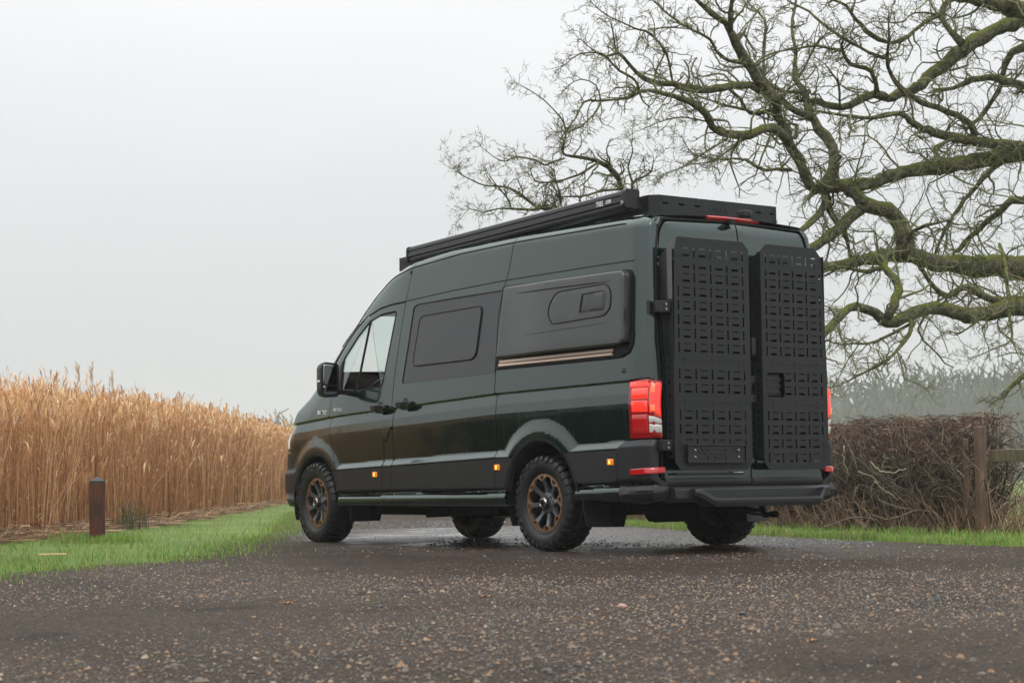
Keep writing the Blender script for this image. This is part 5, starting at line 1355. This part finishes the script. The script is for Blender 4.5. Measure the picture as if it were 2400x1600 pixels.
    # rank dry stems at the foot
    n5=2600; s_=(cs[-1])*r.random(n5)**1.3; Pp=at(s_)+np.array([.1,1])[None]*r.normal(.32,.16,n5)[:,None]; S=np.c_[Pp,np.zeros(n5)]; P5=walk(S,np.c_[r.normal(0,.5,(n5,2)),np.ones(n5)],r.uniform(.15,.55,n5),4,.18,59); A5=tubes(P5,np.linspace(.004,.002,4)[None]*np.ones((n5,1)),3)
    o=npmesh('dry_foot_stems',A5[0]-np.array([3,-5.15,0]),A5[1],twigmat('dry_stems',[(0,(.13,.075,.05)),(.5,(.25,.15,.10)),(1,(.42,.30,.20))]),e); o['kind']='stuff'
hedge()
# a few pale arching canes in front of the hedge
CM=pm('pale_cane',(.30,.28,.19),.6)
def cane(pts,D,label,r=.006):
    P=np.array([pix(u,v,D) for u,v in pts]); t=np.linspace(0,len(P)-1,14); Q=np.stack([np.interp(t,range(len(P)),P[:,k]) for k in range(3)],1); Q[:,:]+=np.random.default_rng(len(pts)).normal(0,.006,Q.shape)
    b=Q[0].copy(); o=MB().tube(Q,np.linspace(r,r*.5,14),6).build('cane',CM,smooth=True); tag(o,label,'branch',group='pale canes in the hedge')
cane([(2040,1085),(2065,1105),(2090,1106),(2125,1098)],17.55,'pale arching cane hooked across the middle of the hedge',.009)
cane([(2050,1128),(2075,1150),(2105,1172)],17.55,'thin pale cane slanting down low in the hedge')
cane([(1977,1045),(1978,1085),(1990,1115)],17.7,'upright pale grey cane at the hedge end beside the van')
cane([(2012,1105),(2035,1112),(2060,1130)],17.6,'short pale cane just below the hooked one')
# long dark shoot leaning in front of the posts
P=np.array([pix(u,v,17.2) for u,v in ((2258,1240),(2278,1170),(2300,1130),(2330,1095),(2362,1070),(2385,1045))]); o=MB().tube(P,np.linspace(.009,.003,6),6).build('leaning_shoot',pm('dark_shoot',(.06,.045,.035),.6),smooth=True); tag(o,'long dark shoot leaning up to the right across the fence post','branch')

lefthedge()
# fence beyond the hedge
WM=woodmat('weathered_post',(.060,.036,.024),(.19,.105,.065),22); WR=woodmat('weathered_rail',(.06,.045,.032),(.24,.20,.12),16)
fe=empty('post_and_rail_fence',None,(1.0,-4.6,0)); tag(fe,'brown wooden post and rail fence at the right end of the hedge','fence')
def onray(u,D): p=pix(u,1180,D); return p[0],p[1]
for u,D,w_,h_ in ((2301,17.75,.055,1.03),(2266,18.1,.030,.92)):
    x,y=onray(u,D); mb=MB(); mb.box((-w_,-w_*.8,-.1),(w_,w_*.8,h_)); o=mb.build('fence_post',WM,fe,bevel=.015); o.location=(x-1.0,y+4.6,0); o.rotation_euler=(0.01,.02,YAW+.15)
for k,(z0,z1) in enumerate(((.80,.905),)):
    a=pix(2322,1068,17.9); b=pix(2760,1062,16.6); mb=MB(); n=10; V=[]
    for i in range(n+1):
        t=i/n; c=a*(1-t)+b*t; c[2]+=.008*math.sin(i*1.3); V+=[(c[0]-.02,c[1]-.02,c[2]-.062),(c[0]+.02,c[1]+.02,c[2]-.062),(c[0]+.022,c[1]+.02,c[2]+.055),(c[0]-.02,c[1]-.02,c[2]+.06)]
    F=[(i*4+j,i*4+(j+1)%4,i*4+4+(j+1)%4,i*4+4+j) for i in range(n) for j in range(4)]+[(0,1,2,3),(n*4,n*4+3,n*4+2,n*4+1)]
    o=MB().add(np.array(V)-[1.0,-4.6,0],F).build('fence_rail',WR,fe,bevel=.006)
x,y=onray(2790,16.6); mb=MB(); mb.box((-.08,-.07,-.1),(.08,.07,1.03)); o=mb.build('fence_post',WM,fe,bevel=.015); o.location=(x-1.0,y+4.6,0)

# ------------------------------------------------------------------ far trees in the mist
def farwood(name,cols,seed):
    r=np.random.default_rng(seed); VV=[];FF=[];b=0
    for (u,D,vt,wd) in cols:
        base=pix(u,1130,D); base[2]=0; topz=pix(u,vt,D)[2]; H=topz*1.10
        n=45
        ang=r.uniform(0,2*PI,n); rr=wd*np.sqrt(r.random(n))*.35; S=np.c_[base[0]+np.cos(ang)*rr,base[1]+np.sin(ang)*rr,r.uniform(0,.45,n)*H]
        D0=np.c_[np.cos(ang)*.75,np.sin(ang)*.75,np.full(n,1.)]+r.normal(0,.25,(n,3)); L_=(H-S[:,2])*r.uniform(.55,.98,n)
        P=walk(S,D0,L_,5,.26,int(u*7+D)%99991,np.array([0,0,.10])); A=tubes(P,np.linspace(.30,.11,5)[None]*r.uniform(.6,1.4,(n,1)),3)
        m=250; S,D0,i,t=branch(P,None,m,int(u+3*D)%9973,.9,.3,1.); P2=walk(S,D0,r.uniform(.06,.16,m)*H,3,.2,int(u*3)%9973,np.array([0,0,.12])); A2=tubes(P2,np.linspace(.20,.12,3)[None]*np.ones((m,1)),3)
        for a in (A,A2): VV.append(a[0]);FF.append(a[1]+b);b+=len(a[0])
    o=npmesh(name,np.concatenate(VV),np.concatenate(FF),pm(name+'_bark',(.085,.088,.062),.9,spec=.1)); o['kind']='stuff'; return o
rg=np.random.default_rng(61)
cols=[]
for u in np.arange(1880,2620,26): 
    vt=np.interp(u,[1880,1950,2010,2090,2150,2200,2260,2330,2400,2600],[905,900,878,890,858,852,872,868,842,830])
    cols.append((u+rg.uniform(-10,10),rg.uniform(370,440),vt+rg.uniform(-6,16),rg.uniform(17,27)))
farwood('misty_wood',cols,62)
cols=[(u+rg.uniform(-12,12),rg.uniform(460,500),rg.uniform(930,960) if u>1850 else 1010,26) for u in np.arange(1300,2600,40)]
farwood('misty_wood',cols,63)
cols=[(u+rg.uniform(-6,6),rg.uniform(440,480),vt,18) for u,vt in ((560,1010),(600,1000),(640,978),(668,968),(700,975),(740,990),(790,1000))]
farwood('misty_wood',cols,64)
# low field boundary under the wood
def scrub():
    r=np.random.default_rng(66); n=4000; u=r.uniform(1250,2650,n); D=r.uniform(310,345,n); S=np.array([pix(a,1130,d) for a,d in zip(u,D)]); S[:,2]=0
    P=walk(S,np.c_[r.normal(0,.5,(n,2)),np.ones(n)],r.uniform(2.2,8.6,n),3,.25,67); A=tubes(P,np.linspace(.22,.12,3)[None]*np.ones((n,1)),3)
    o=npmesh('field_scrub',A[0],A[1],pm('scrub_bark',(.075,.065,.052),.9,spec=.1)); o['kind']='stuff'
scrub()

# ------------------------------------------------------------------ the old oak
def oak():
    A_=lambda x,y:(1040+x*.3571,y*.3571); B_=lambda x,y:(1700+x*.3061,y*.3061); C_=lambda x,y:(1700+x*.3061,440+y*.3061); I_=lambda x,y:(x,y)
    LM=[]
    def limb(T,sc,pts,d0,d1): 
        q=[(T(x,y)+(r*sc,)) for x,y,r in pts]; n=len(q); LM.append([(u,v,r,d0+(d1-d0)*i/(n-1)) for i,(u,v,r) in enumerate(q)])
    a=.3571;b=.3061
    # trunk, out of frame to the right
    limb(I_,1,[(2860,1215,95),(2850,1100,80),(2835,900,76),(2815,640,72),(2790,350,62),(2760,60,50),(2720,-200,36),(2690,-420,20)],27,27.5)
    limb(I_,1,[(2815,640,45),(2700,625,34)]+[C_(x,y)+(r*b*.92,) for x,y,r in ((2287,620,90),(2150,605,82),(1900,600,78),(1650,580,62),(1450,520,55),(1250,510,50),(1100,540,44),(900,590,36),(740,600,32),(560,560,28),(380,500,24),(150,560,20),(-150,640,15),(-420,640,11))],27,24)
    limb(C_,b,[(1400,520,55),(1370,400,56),(1335,290,54),(1240,170,46),(1080,130,48),(1010,60,44),(960,15,40),(880,-10,36),(800,0,36),(720,10,34)],25.3,25)
    limb(B_,b,[(700,1450,38),(640,1390,38),(560,1230,38),(480,1080,36),(430,950,34),(400,800,32),(350,720,34),(250,600,36),(150,450,36),(60,280,30),(0,180,24)]+[((x*.3571+1040-1700)/.3061,y*.3571/.3061,r*1.16) for x,y,r in ((1760,90,18),(1660,0,13),(1580,-80,8))],25,23)
    limb(B_,b,[(740,1440,38),(830,1270,40),(815,1120,36),(720,980,34),(645,850,30),(610,700,24),(530,600,18),(540,400,14),(512,220,12),(540,0,9),(560,-120,6)],25,25.8)
    limb(B_,b,[(650,890,26),(560,860,24),(480,810,22),(420,750,20),(370,710,18)],25.2,24.6)
    limb(I_,1,[(2790,350,30),(2600,352,22),(2400,358,18),(2312,376,16),(2220,389,15),(2128,401,14),(2037,429,13),(1960,438,12),(1914,440,11)],27,25)
    limb(I_,1,[(2760,60,26),(2580,40,20),(2400,49,15.5),(2343,67,15),(2282,98,15),(2251,122,15),(2190,171,12),(2144,208,10.5),(2083,229,10),(2046,220,9),(1975,251,8),(1914,239,7),(1880,235,5)],27.2,25.5)
    limb(B_,b,[(1820,340,34),(1720,230,24),(1650,130,22),(1690,10,20),(1700,-90,14)],26,26.6)
    limb(I_,1,[(2740,-60,30),(2560,0,22),(2400,22,18),(2358,9,16),(2281,0,13),(2200,-20,10),(2100,-60,7)],27.2,24)
    limb(I_,1,[(2780,260,20),(2560,225,13),(2400,202,9),(2337,184,7.5),(2281,187,6.5),(2236,208,5.5),(2190,211,4)],27.5,28.5)
    limb(I_,1,[(2790,380,24),(2560,352,15),(2400,343,12),(2312,334,10.5),(2236,324,10),(2174,306,8.5),(2144,291,7.5),(2107,266,6),(2043,276,5),(1966,269,3.5),(1914,260,2.5)],27,24)
    limb(B_,b,[(1900,1050,24),(1880,950,24),(1700,850,22),(1500,790,22),(1350,680,20),(1270,570,16),(1240,450,13),(1250,320,9),(1250,180,6)],26,25)
    limb(B_,b,[(1235,450,13),(1100,400,13),(900,290,13),(740,180,11),(640,90,9),(500,20,7),(420,-40,5)],25.2,26)
    limb(B_,b,[(1160,710,20),(1120,550,16),(960,490,15),(890,380,14),(895,330,9),(910,290,3)],25.7,25)
    limb(B_,b,[(880,385,12),(800,370,11),(690,350,10),(560,370,8),(350,410,7),(200,500,5),(80,520,3)],25,24)
    limb(B_,b,[(1645,120,16),(1540,160,16),(1400,280,16),(1280,330,16),(1120,270,18),(1000,150,14),(930,50,12),(830,0,10),(720,-40,7)],26,25)
    limb(B_,b,[(1620,110,10),(1450,100,7),(1350,170,6),(1180,170,5)],26,25)
    limb(I_,1,[(2830,800,34),(2620,745,26),(2400,722,18),(2312,734,16),(2266,740,15),(2220,725,14),(2174,725,14),(2128,740,13),(2083,755,12),(2052,734,11),(2021,718,10),(1991,725,9.5),(1966,746,9),(1939,774,8.5),(1900,810,7),(1850,840,4)],26,22.5)
    limb(C_,b,[(1240,1000,32),(1310,850,30),(1320,740,34),(1250,640,26),(1215,570,22),(1240,520,20)],23.5,24.4)
    limb(C_,b,[(1210,600,16),(1080,640,15),(900,610,12),(760,640,8),(640,690,4)],24.4,23.6)
    limb(C_,b,[(2287,850,30),(2100,860,30),(1950,820,25),(1850,760,24),(1700,830,20),(1600,760,18),(1520,650,15),(1480,560,10)],26,24.6)
    limb(C_,b,[(1420,1020,18),(1410,1120,15),(1300,1260,13),(1200,1340,13),(1050,1420,8),(900,1500,5),(800,1530,3)],24,22.5)
    limb(C_,b,[(1420,1040,12),(1250,1130,10),(1100,1190,10),(980,1190,8),(880,1200,6),(790,1170,5)],24,22.6)
    limb(C_,b,[(1020,1200,6),(930,1330,5),(870,1450,4),(820,1520,3)],23,22.4)
    limb(C_,b,[(1320,1260,7),(1360,1400,6),(1370,1460,5),(1450,1490,4),(1530,1535,3)],23,22.6)
    limb(C_,b,[(1990,980,9),(1800,1110,7),(1700,1100,5),(1600,1170,3)],25,24)
    limb(C_,b,[(2100,430,14),(2145,600,15),(2165,800,13),(2180,1000,11),(2190,1160,8),(2060,1230,5),(1880,1310,3)],24,22)
    limb(C_,b,[(2190,1150,6),(2240,1280,4),(2300,1370,3)],22,21.6)
    limb(C_,b,[(1400,400,20),(1440,330,15),(1540,290,12),(1700,250,7)],25.1,24.4)
    limb(C_,b,[(1050,150,42),(980,200,42),(850,330,38),(700,440,34),(600,500,30),(450,600,24),(250,680,18),(0,640,14),(-350,560,12)],25.1,24)
    limb(C_,b,[(760,60,24),(750,170,26),(650,270,24),(560,340,22),(440,460,18),(200,520,14),(-100,500,11),(-400,420,10)],25,24)
    limb(C_,b,[(760,30,30),(800,170,26),(850,260,22),(930,400,16),(950,520,10)],25.2,25.6)
    # dangling and rising extras on the right
    limb(I_,1,[(2400,343,8),(2330,395,6),(2260,470,5),(2215,540,4),(2190,600,3)],27,27.5)
    limb(I_,1,[(2780,200,26),(2560,110,16),(2400,110,9),(2360,140,7),(2345,200,6),(2310,260,5),(2270,300,4)],28,29)
    limb(I_,1,[(2820,620,20),(2600,520,13),(2400,470,9),(2350,490,7),(2290,540,6),(2240,590,5)],28,28.4)
    limb(I_,1,[(2820,760,22),(2650,800,12),(2480,850,9),(2400,880,6),(2350,930,4)],26.5,25.6)
    limb(B_,b,[(40,240,20),(40,100,17),(50,0,14),(60,-120,9)],23.6,23.2)
    limb(B_,b,[(300,640,14),(290,400,9),(300,150,7),(200,50,5)],24.3,24.8)
    limb(B_,b,[(560,600,8),(640,450,8),(720,300,7),(820,240,5)],25.6,25.0)
    limb(B_,b,[(880,830,8),(870,650,10),(830,580,8),(760,490,5),(690,440,3)],25.4,24.8)
    limb(B_,b,[(1110,890,6),(1060,780,6),(1000,710,6),(880,650,6),(940,520,4)],25,25.3)
    limb(B_,b,[(640,700,18),(560,700,14),(440,700,14),(340,650,12),(290,560,9)],25.5,24.8)
    limb(B_,b,[(530,1060,14),(545,960,12),(470,950,8)],24.8,25)
    limb(B_,b,[(1750,1060,12),(1620,1130,22),(1620,1190,10)],25.6,25.4)
    # long left-hand limbs (region A)
    limb(A_,a,[(2170,660,34),(2060,580,28),(1950,560,25),(1830,575,24),(1700,590,23),(1500,555,19),(1380,540,17),(1270,480,14),(1180,380,11),(1140,350,9),(1060,370,6),(980,330,4),(900,260,2.5)],24,21.5)
    limb(A_,a,[(2260,930,30),(2200,860,28),(2100,850,26),(2000,890,26),(1850,880,25),(1760,830,23),(1720,750,21),(1620,670,18),(1500,630,16),(1400,600,14),(1290,600,11),(1200,640,9),(1100,660,9),(1000,660,8),(920,670,7),(860,780,5),(800,860,4)],24.3,21)
    limb(A_,a,[(1280,590,9),(1250,520,8),(1150,460,8),(1080,390,7),(1030,350,6),(900,350,4),(790,430,3)],22,20.8)
    limb(A_,a,[(1030,670,8),(980,760,6),(880,840,5),(800,870,4)],21.6,21)
    limb(A_,a,[(1200,1330,15),(1170,1240,16),(1140,1160,17),(1080,1100,17),(1000,1055,14),(900,1030,10),(800,1020,9),(775,980,8),(800,900,7),(790,810,6),(740,740,5),(660,660,4),(590,610,3),(490,550,2)],23,20.5)
    limb(I_,1,[(1572,612,4),(1520,560,6),(1470,500,6),(1468,475,5.5)],24,23)
    limb(A_,a,[(790,1040,7),(720,1060,7),(670,1085,7),(600,1050,6),(480,1030,5),(400,1060,4),(330,1030,3),(240,960,2)],21.5,20.5)
    limb(A_,a,[(1000,1075,8),(880,1150,8),(740,1190,7),(600,1190,5),(570,1110,3)],22,21)
    limb(I_,1,[(1560,615,6),(1470,560,6),(1380,520,5.5),(1310,498,5),(1275,487,5)],24,22)
    limb(A_,a,[(700,1400,11),(640,1360,12),(580,1375,11),(450,1370,7),(350,1370,5),(260,1395,4),(170,1370,2.5),(110,1440,1.5)],22,20.6)
    limb(A_,a,[(610,1360,10),(520,1290,9),(420,1230,7),(280,1220,5),(200,1190,4),(120,1150,3),(70,1110,1.5)],22,20.8)
    limb(A_,a,[(440,1360,6),(410,1290,6),(340,1210,4),(280,1120,2)],21.6,21)
    limb(A_,a,[(1260,1330,10),(1240,1270,9),(1240,1200,9),(1290,1170,8),(1360,1130,6),(1375,1060,3)],23,22.5)
    limb(A_,a,[(1160,1240,9),(1050,1250,7),(900,1290,6),(790,1290,5),(720,1340,3)],22.7,21.8)
    limb(A_,a,[(770,1330,8),(760,1270,7),(740,1200,5)],22,21.8)
    limb(A_,a,[(1240,1200,7),(1210,1100,5),(1240,1000,4),(1230,930,3)],22.8,22.4)
    limb(A_,a,[(1990,420,16),(1880,400,12),(1780,330,11),(1750,260,10),(1600,180,8),(1480,100,7),(1380,10,5)],23.8,22)
    limb(A_,a,[(1500,530,7),(1460,350,8),(1350,220,7),(1260,190,6),(1130,130,5),(1040,80,4),(960,10,2.5)],23,21)
    limb(A_,a,[(1390,580,7),(1390,480,7),(1450,350,6)],22.4,22.9)
    limb(A_,a,[(1340,195,5),(1480,180,5),(1600,190,3)],22.5,23)
    limb(A_,a,[(1880,590,12),(1945,650,12),(1980,720,12),(2050,750,14),(2150,720,15),(2200,700,15)],24,24.6)
    limb(A_,a,[(1980,720,10),(1850,690,8),(1720,650,6),(1600,600,4)],24,23)
    limb(A_,a,[(2280,1115,13),(2160,1112,12),(2080,1110,12),(2000,1060,10),(1930,1040,7),(1800,1045,5),(1640,1010,4),(1560,900,2)],24.6,22)
    limb(A_,a,[(1860,910,7),(1700,1010,5),(1560,1100,4),(1430,1150,3)],24,22.5)
    limb(A_,a,[(1990,900,9),(1850,1000,7),(1760,1060,5),(1620,1080,3)],24,23)
    limb(A_,a,[(1730,800,6),(1560,770,5),(1420,800,4),(1280,860,2)],23.7,22)
    limb(A_,a,[(1130,350,6),(1110,200,5),(1090,140,3)],21.8,21.6)
    limb(A_,a,[(1030,660,5),(1000,560,4),(900,520,4),(820,560,3)],21.5,21)
    limb(A_,a,[(2100,560,10),(2100,400,7),(2110,130,6),(2000,60,4)],24.5,25)
    # build limbs
    e=empty('oak_tree',None,tuple(np.r_[pix(2860,1215,27)[:2],0])); tag(e,'huge bare oak with mossy crooked limbs reaching in from the right above the van','tree')
    O=np.array(e.location); BK=barkmat(); TW=twmat()
    lines=[]; r=np.random.default_rng(71)
    for li,Lm in enumerate(LM):
        P=np.array([pix(u,v,D) for u,v,_,D in Lm]); R_=np.array([rr/FPX*D*(1.20 if rr>14 else (1.10 if rr>6 else 1.03)) for _,_,rr,D in Lm])
        if li==0: P[0,2]=-.2
        # catmull-rom refinement plus small crooks
        n=len(P); Q=[];RR=[]
        for i in range(n-1):
            p0,p1,p2,p3=P[max(i-1,0)],P[i],P[i+1],P[min(i+2,n-1)]; k=max(2,int(np.linalg.norm(p2-p1)/.11))
            for j in range(k):
                t=j/k; Q.append(.5*((2*p1)+(-p0+p2)*t+(2*p0-5*p1+4*p2-p3)*t*t+(-p0+3*p1-3*p2+p3)*t**3)); RR.append(R_[i]+(R_[i+1]-R_[i])*t)
        Q.append(P[-1]);RR.append(R_[-1]); Q=np.array(Q);RR=np.array(RR)
        dep=np.cumsum(r.normal(0,.05,len(Q))); dep-=np.linspace(dep[0],dep[-1],len(Q)); d=Q-CAMP; d/=np.linalg.norm(d,axis=1,keepdims=True); Q+=d*dep[:,None]
        jit=r.normal(0,1,Q.shape)*np.minimum(RR*.16,.016)[:,None]; jit[0]=0;jit[-1]=0; Q+=jit
        RR=RR*(1+r.normal(0,.075,len(RR)))
        lines.append((Q,RR))
        ns=14 if RR.max()>.1 else (9 if RR.max()>.04 else 6)
        mb=MB(); mb.tube(Q-O,RR,ns,True); mb.build('trunk' if li==0 else 'limb',BK,e,smooth=True)
    # twigs: three further orders
    S=[];D0=[];L_=[];R0=[]
    for li,(Q,RR) in enumerate(lines):
        if li==0: continue
        seg=np.linalg.norm(np.diff(Q,axis=0),axis=1).sum(); vis=1.
        n=int(seg/.12)+3
        t=r.random(n)**.85; k=np.minimum((t*(len(Q)-1)).astype(int),len(Q)-2); d=Q[k+1]-Q[k]; d/=np.linalg.norm(d,axis=1,keepdims=True)
        q=r.normal(0,1,(n,3)); q[:,2]+=.15; q-=d*(q*d).sum(1,keepdims=True); q/=np.linalg.norm(q,axis=1,keepdims=True); a_=r.uniform(.5,1.25,n)[:,None]
        S.append(Q[k]);D0.append(d*np.cos(a_)+q*np.sin(a_)); rp=RR[k]; L_.append(r.uniform(.25,1.0,n)*np.clip(.38+rp*10,.42,1.5)); R0.append(np.minimum(rp*.55,r.uniform(.008,.020,n)))
        # continuation at the limb tip
        m=4; S.append(np.repeat(Q[-1:],m,0)); D0.append(np.repeat((Q[-1]-Q[-4])[None],m,0)+r.normal(0,.12,(m,3))); L_.append(r.uniform(.15,.45,m)); R0.append(np.full(m,min(RR[-1]*.8,.012)))
    S=np.concatenate(S);D0=np.concatenate(D0);L_=np.concatenate(L_);R0=np.concatenate(R0)
    P1=walk(S,D0,L_,8,.38,72); A1=tubes(P1,R0[:,None]*np.linspace(1,.45,8)[None],5)
    n1=len(P1); r=np.random.default_rng(73)
    idx=np.concatenate([np.arange(n1)]*1+[r.integers(0,n1,int(n1*3.6))]); S2,D2,i2,t2=branch(P1,None,idx,74,.95,.12,1.); L2=L_[i2]*r.uniform(.22,.6,len(i2))*(1.1-.5*t2)
    P2=walk(S2,D2,L2,5,.36,75); R2=np.minimum(R0[i2]*.55,.0060)*r.uniform(.7,1.1,len(i2)); A2=tubes(P2,R2[:,None]*np.linspace(1,.5,5)[None],4)
    n2=len(P2); idx=r.integers(0,n2,int(n2*2.5)); S3,D3,i3,t3=branch(P2,None,idx,76,.9,.15,1.); L3=np.clip(L2[i3]*r.uniform(.25,.65,len(i3)),.05,.30)
    P3=walk(S3,D3,L3,3,.35,77); A3=tubes(P3,np.full((len(P3),1),.0026)*np.linspace(1,.4,3)[None],3)
    o=npmesh('branchlets',A1[0]-O,A1[1],TW,e,True); o['kind']='stuff'
    V=np.concatenate([A2[0],A3[0]])-O; F=np.concatenate([A2[1],A3[1]+len(A2[0])]); o=npmesh('twigs',V,F,TW,e); o['kind']='stuff'
    print('oak',n1,n2,len(P3),len(A1[1])+len(A2[1])+len(A3[1]))
def barkmat():
    m=MT('oak_bark'); n=m.noise(14,6,stretch=(1,1,1)); n2=m.noise(2.2,4); n3=m.noise(38,4)
    c=m.ramp(m.mapr(n,.3,.7,0,1),[(0,(.022,.019,.013)),(.5,(.072,.062,.043)),(1,(.19,.18,.125))])
    c=m.mix(m.mapr(n2,.50,.66,0,.55),c,(.075,.040,.028))      # bare reddish bark
    c=m.mix(m.mapr(n3,.50,.62,0,.6),c,(.17,.20,.10))          # pale lichen
    g=m.n('ShaderNodeNewGeometry'); s=m.n('ShaderNodeSeparateXYZ'); m.l(g.outputs['Normal'],s.inputs[0])
    k=m.n('ShaderNodeMath',operation='MULTIPLY_ADD'); k.inputs[1].default_value=1.4; m.l(n2,k.inputs[0]); m.l(s.outputs['Z'],k.inputs[2])
    c=m.mix(m.mapr(k.outputs[0],.95,1.40,0,.9),c,m.ramp(n3,[(.3,(.045,.062,.008)),(.7,(.17,.185,.024))]))
    m.l(c,m.b.inputs['Base Color']); m.b.inputs['Roughness'].default_value=.85; m.b.inputs['Specular IOR Level'].default_value=.2
    m.l(m.bump(n,1.,.06),m.b.inputs['Normal']); return m.m
def twmat():
    m=MT('oak_twig'); n=m.noise(1.2,3); g=m.n('ShaderNodeNewGeometry')
    c=m.ramp(g.outputs['Random Per Island'],[(0,(.080,.082,.038)),(.5,(.155,.168,.075)),(.8,(.24,.255,.125)),(1,(.15,.10,.065))])
    c=m.mix(m.mapr(n,.5,.7,0,.5),c,(.11,.085,.068)); m.l(c,m.b.inputs['Base Color']); m.b.inputs['Roughness'].default_value=.85; m.b.inputs['Specular IOR Level'].default_value=.2; return m.m
oak()

# ------------------------------------------------------------------ air
def air():
    z1=17.; V=[(G0-.5+0,H0-.5,-1.),(G1+.5,H0-.5,-1.),(G1+.5,H1+.5,-1.),(G0-.5,H1+.5,-1.)]; V+=[(x,y,z1) for x,y,_ in V]
    m=bpy.data.materials.new('mist'); m.use_nodes=True; t=m.node_tree; t.nodes.clear(); o=t.nodes.new('ShaderNodeOutputMaterial'); v=t.nodes.new('ShaderNodeVolumePrincipled')
    v.inputs['Color'].default_value=(.97,.975,.97,1); v.inputs['Density'].default_value=HAZE; v.inputs['Anisotropy'].default_value=.0; t.links.new(v.outputs[0],o.inputs['Volume'])
    ob=npmesh('haze',V,np.array([(0,3,2,1),(4,5,6,7),(0,1,5,4),(1,2,6,5),(2,3,7,6),(3,0,4,7)]),m); ob['kind']='stuff'
if HAZE>0: air()
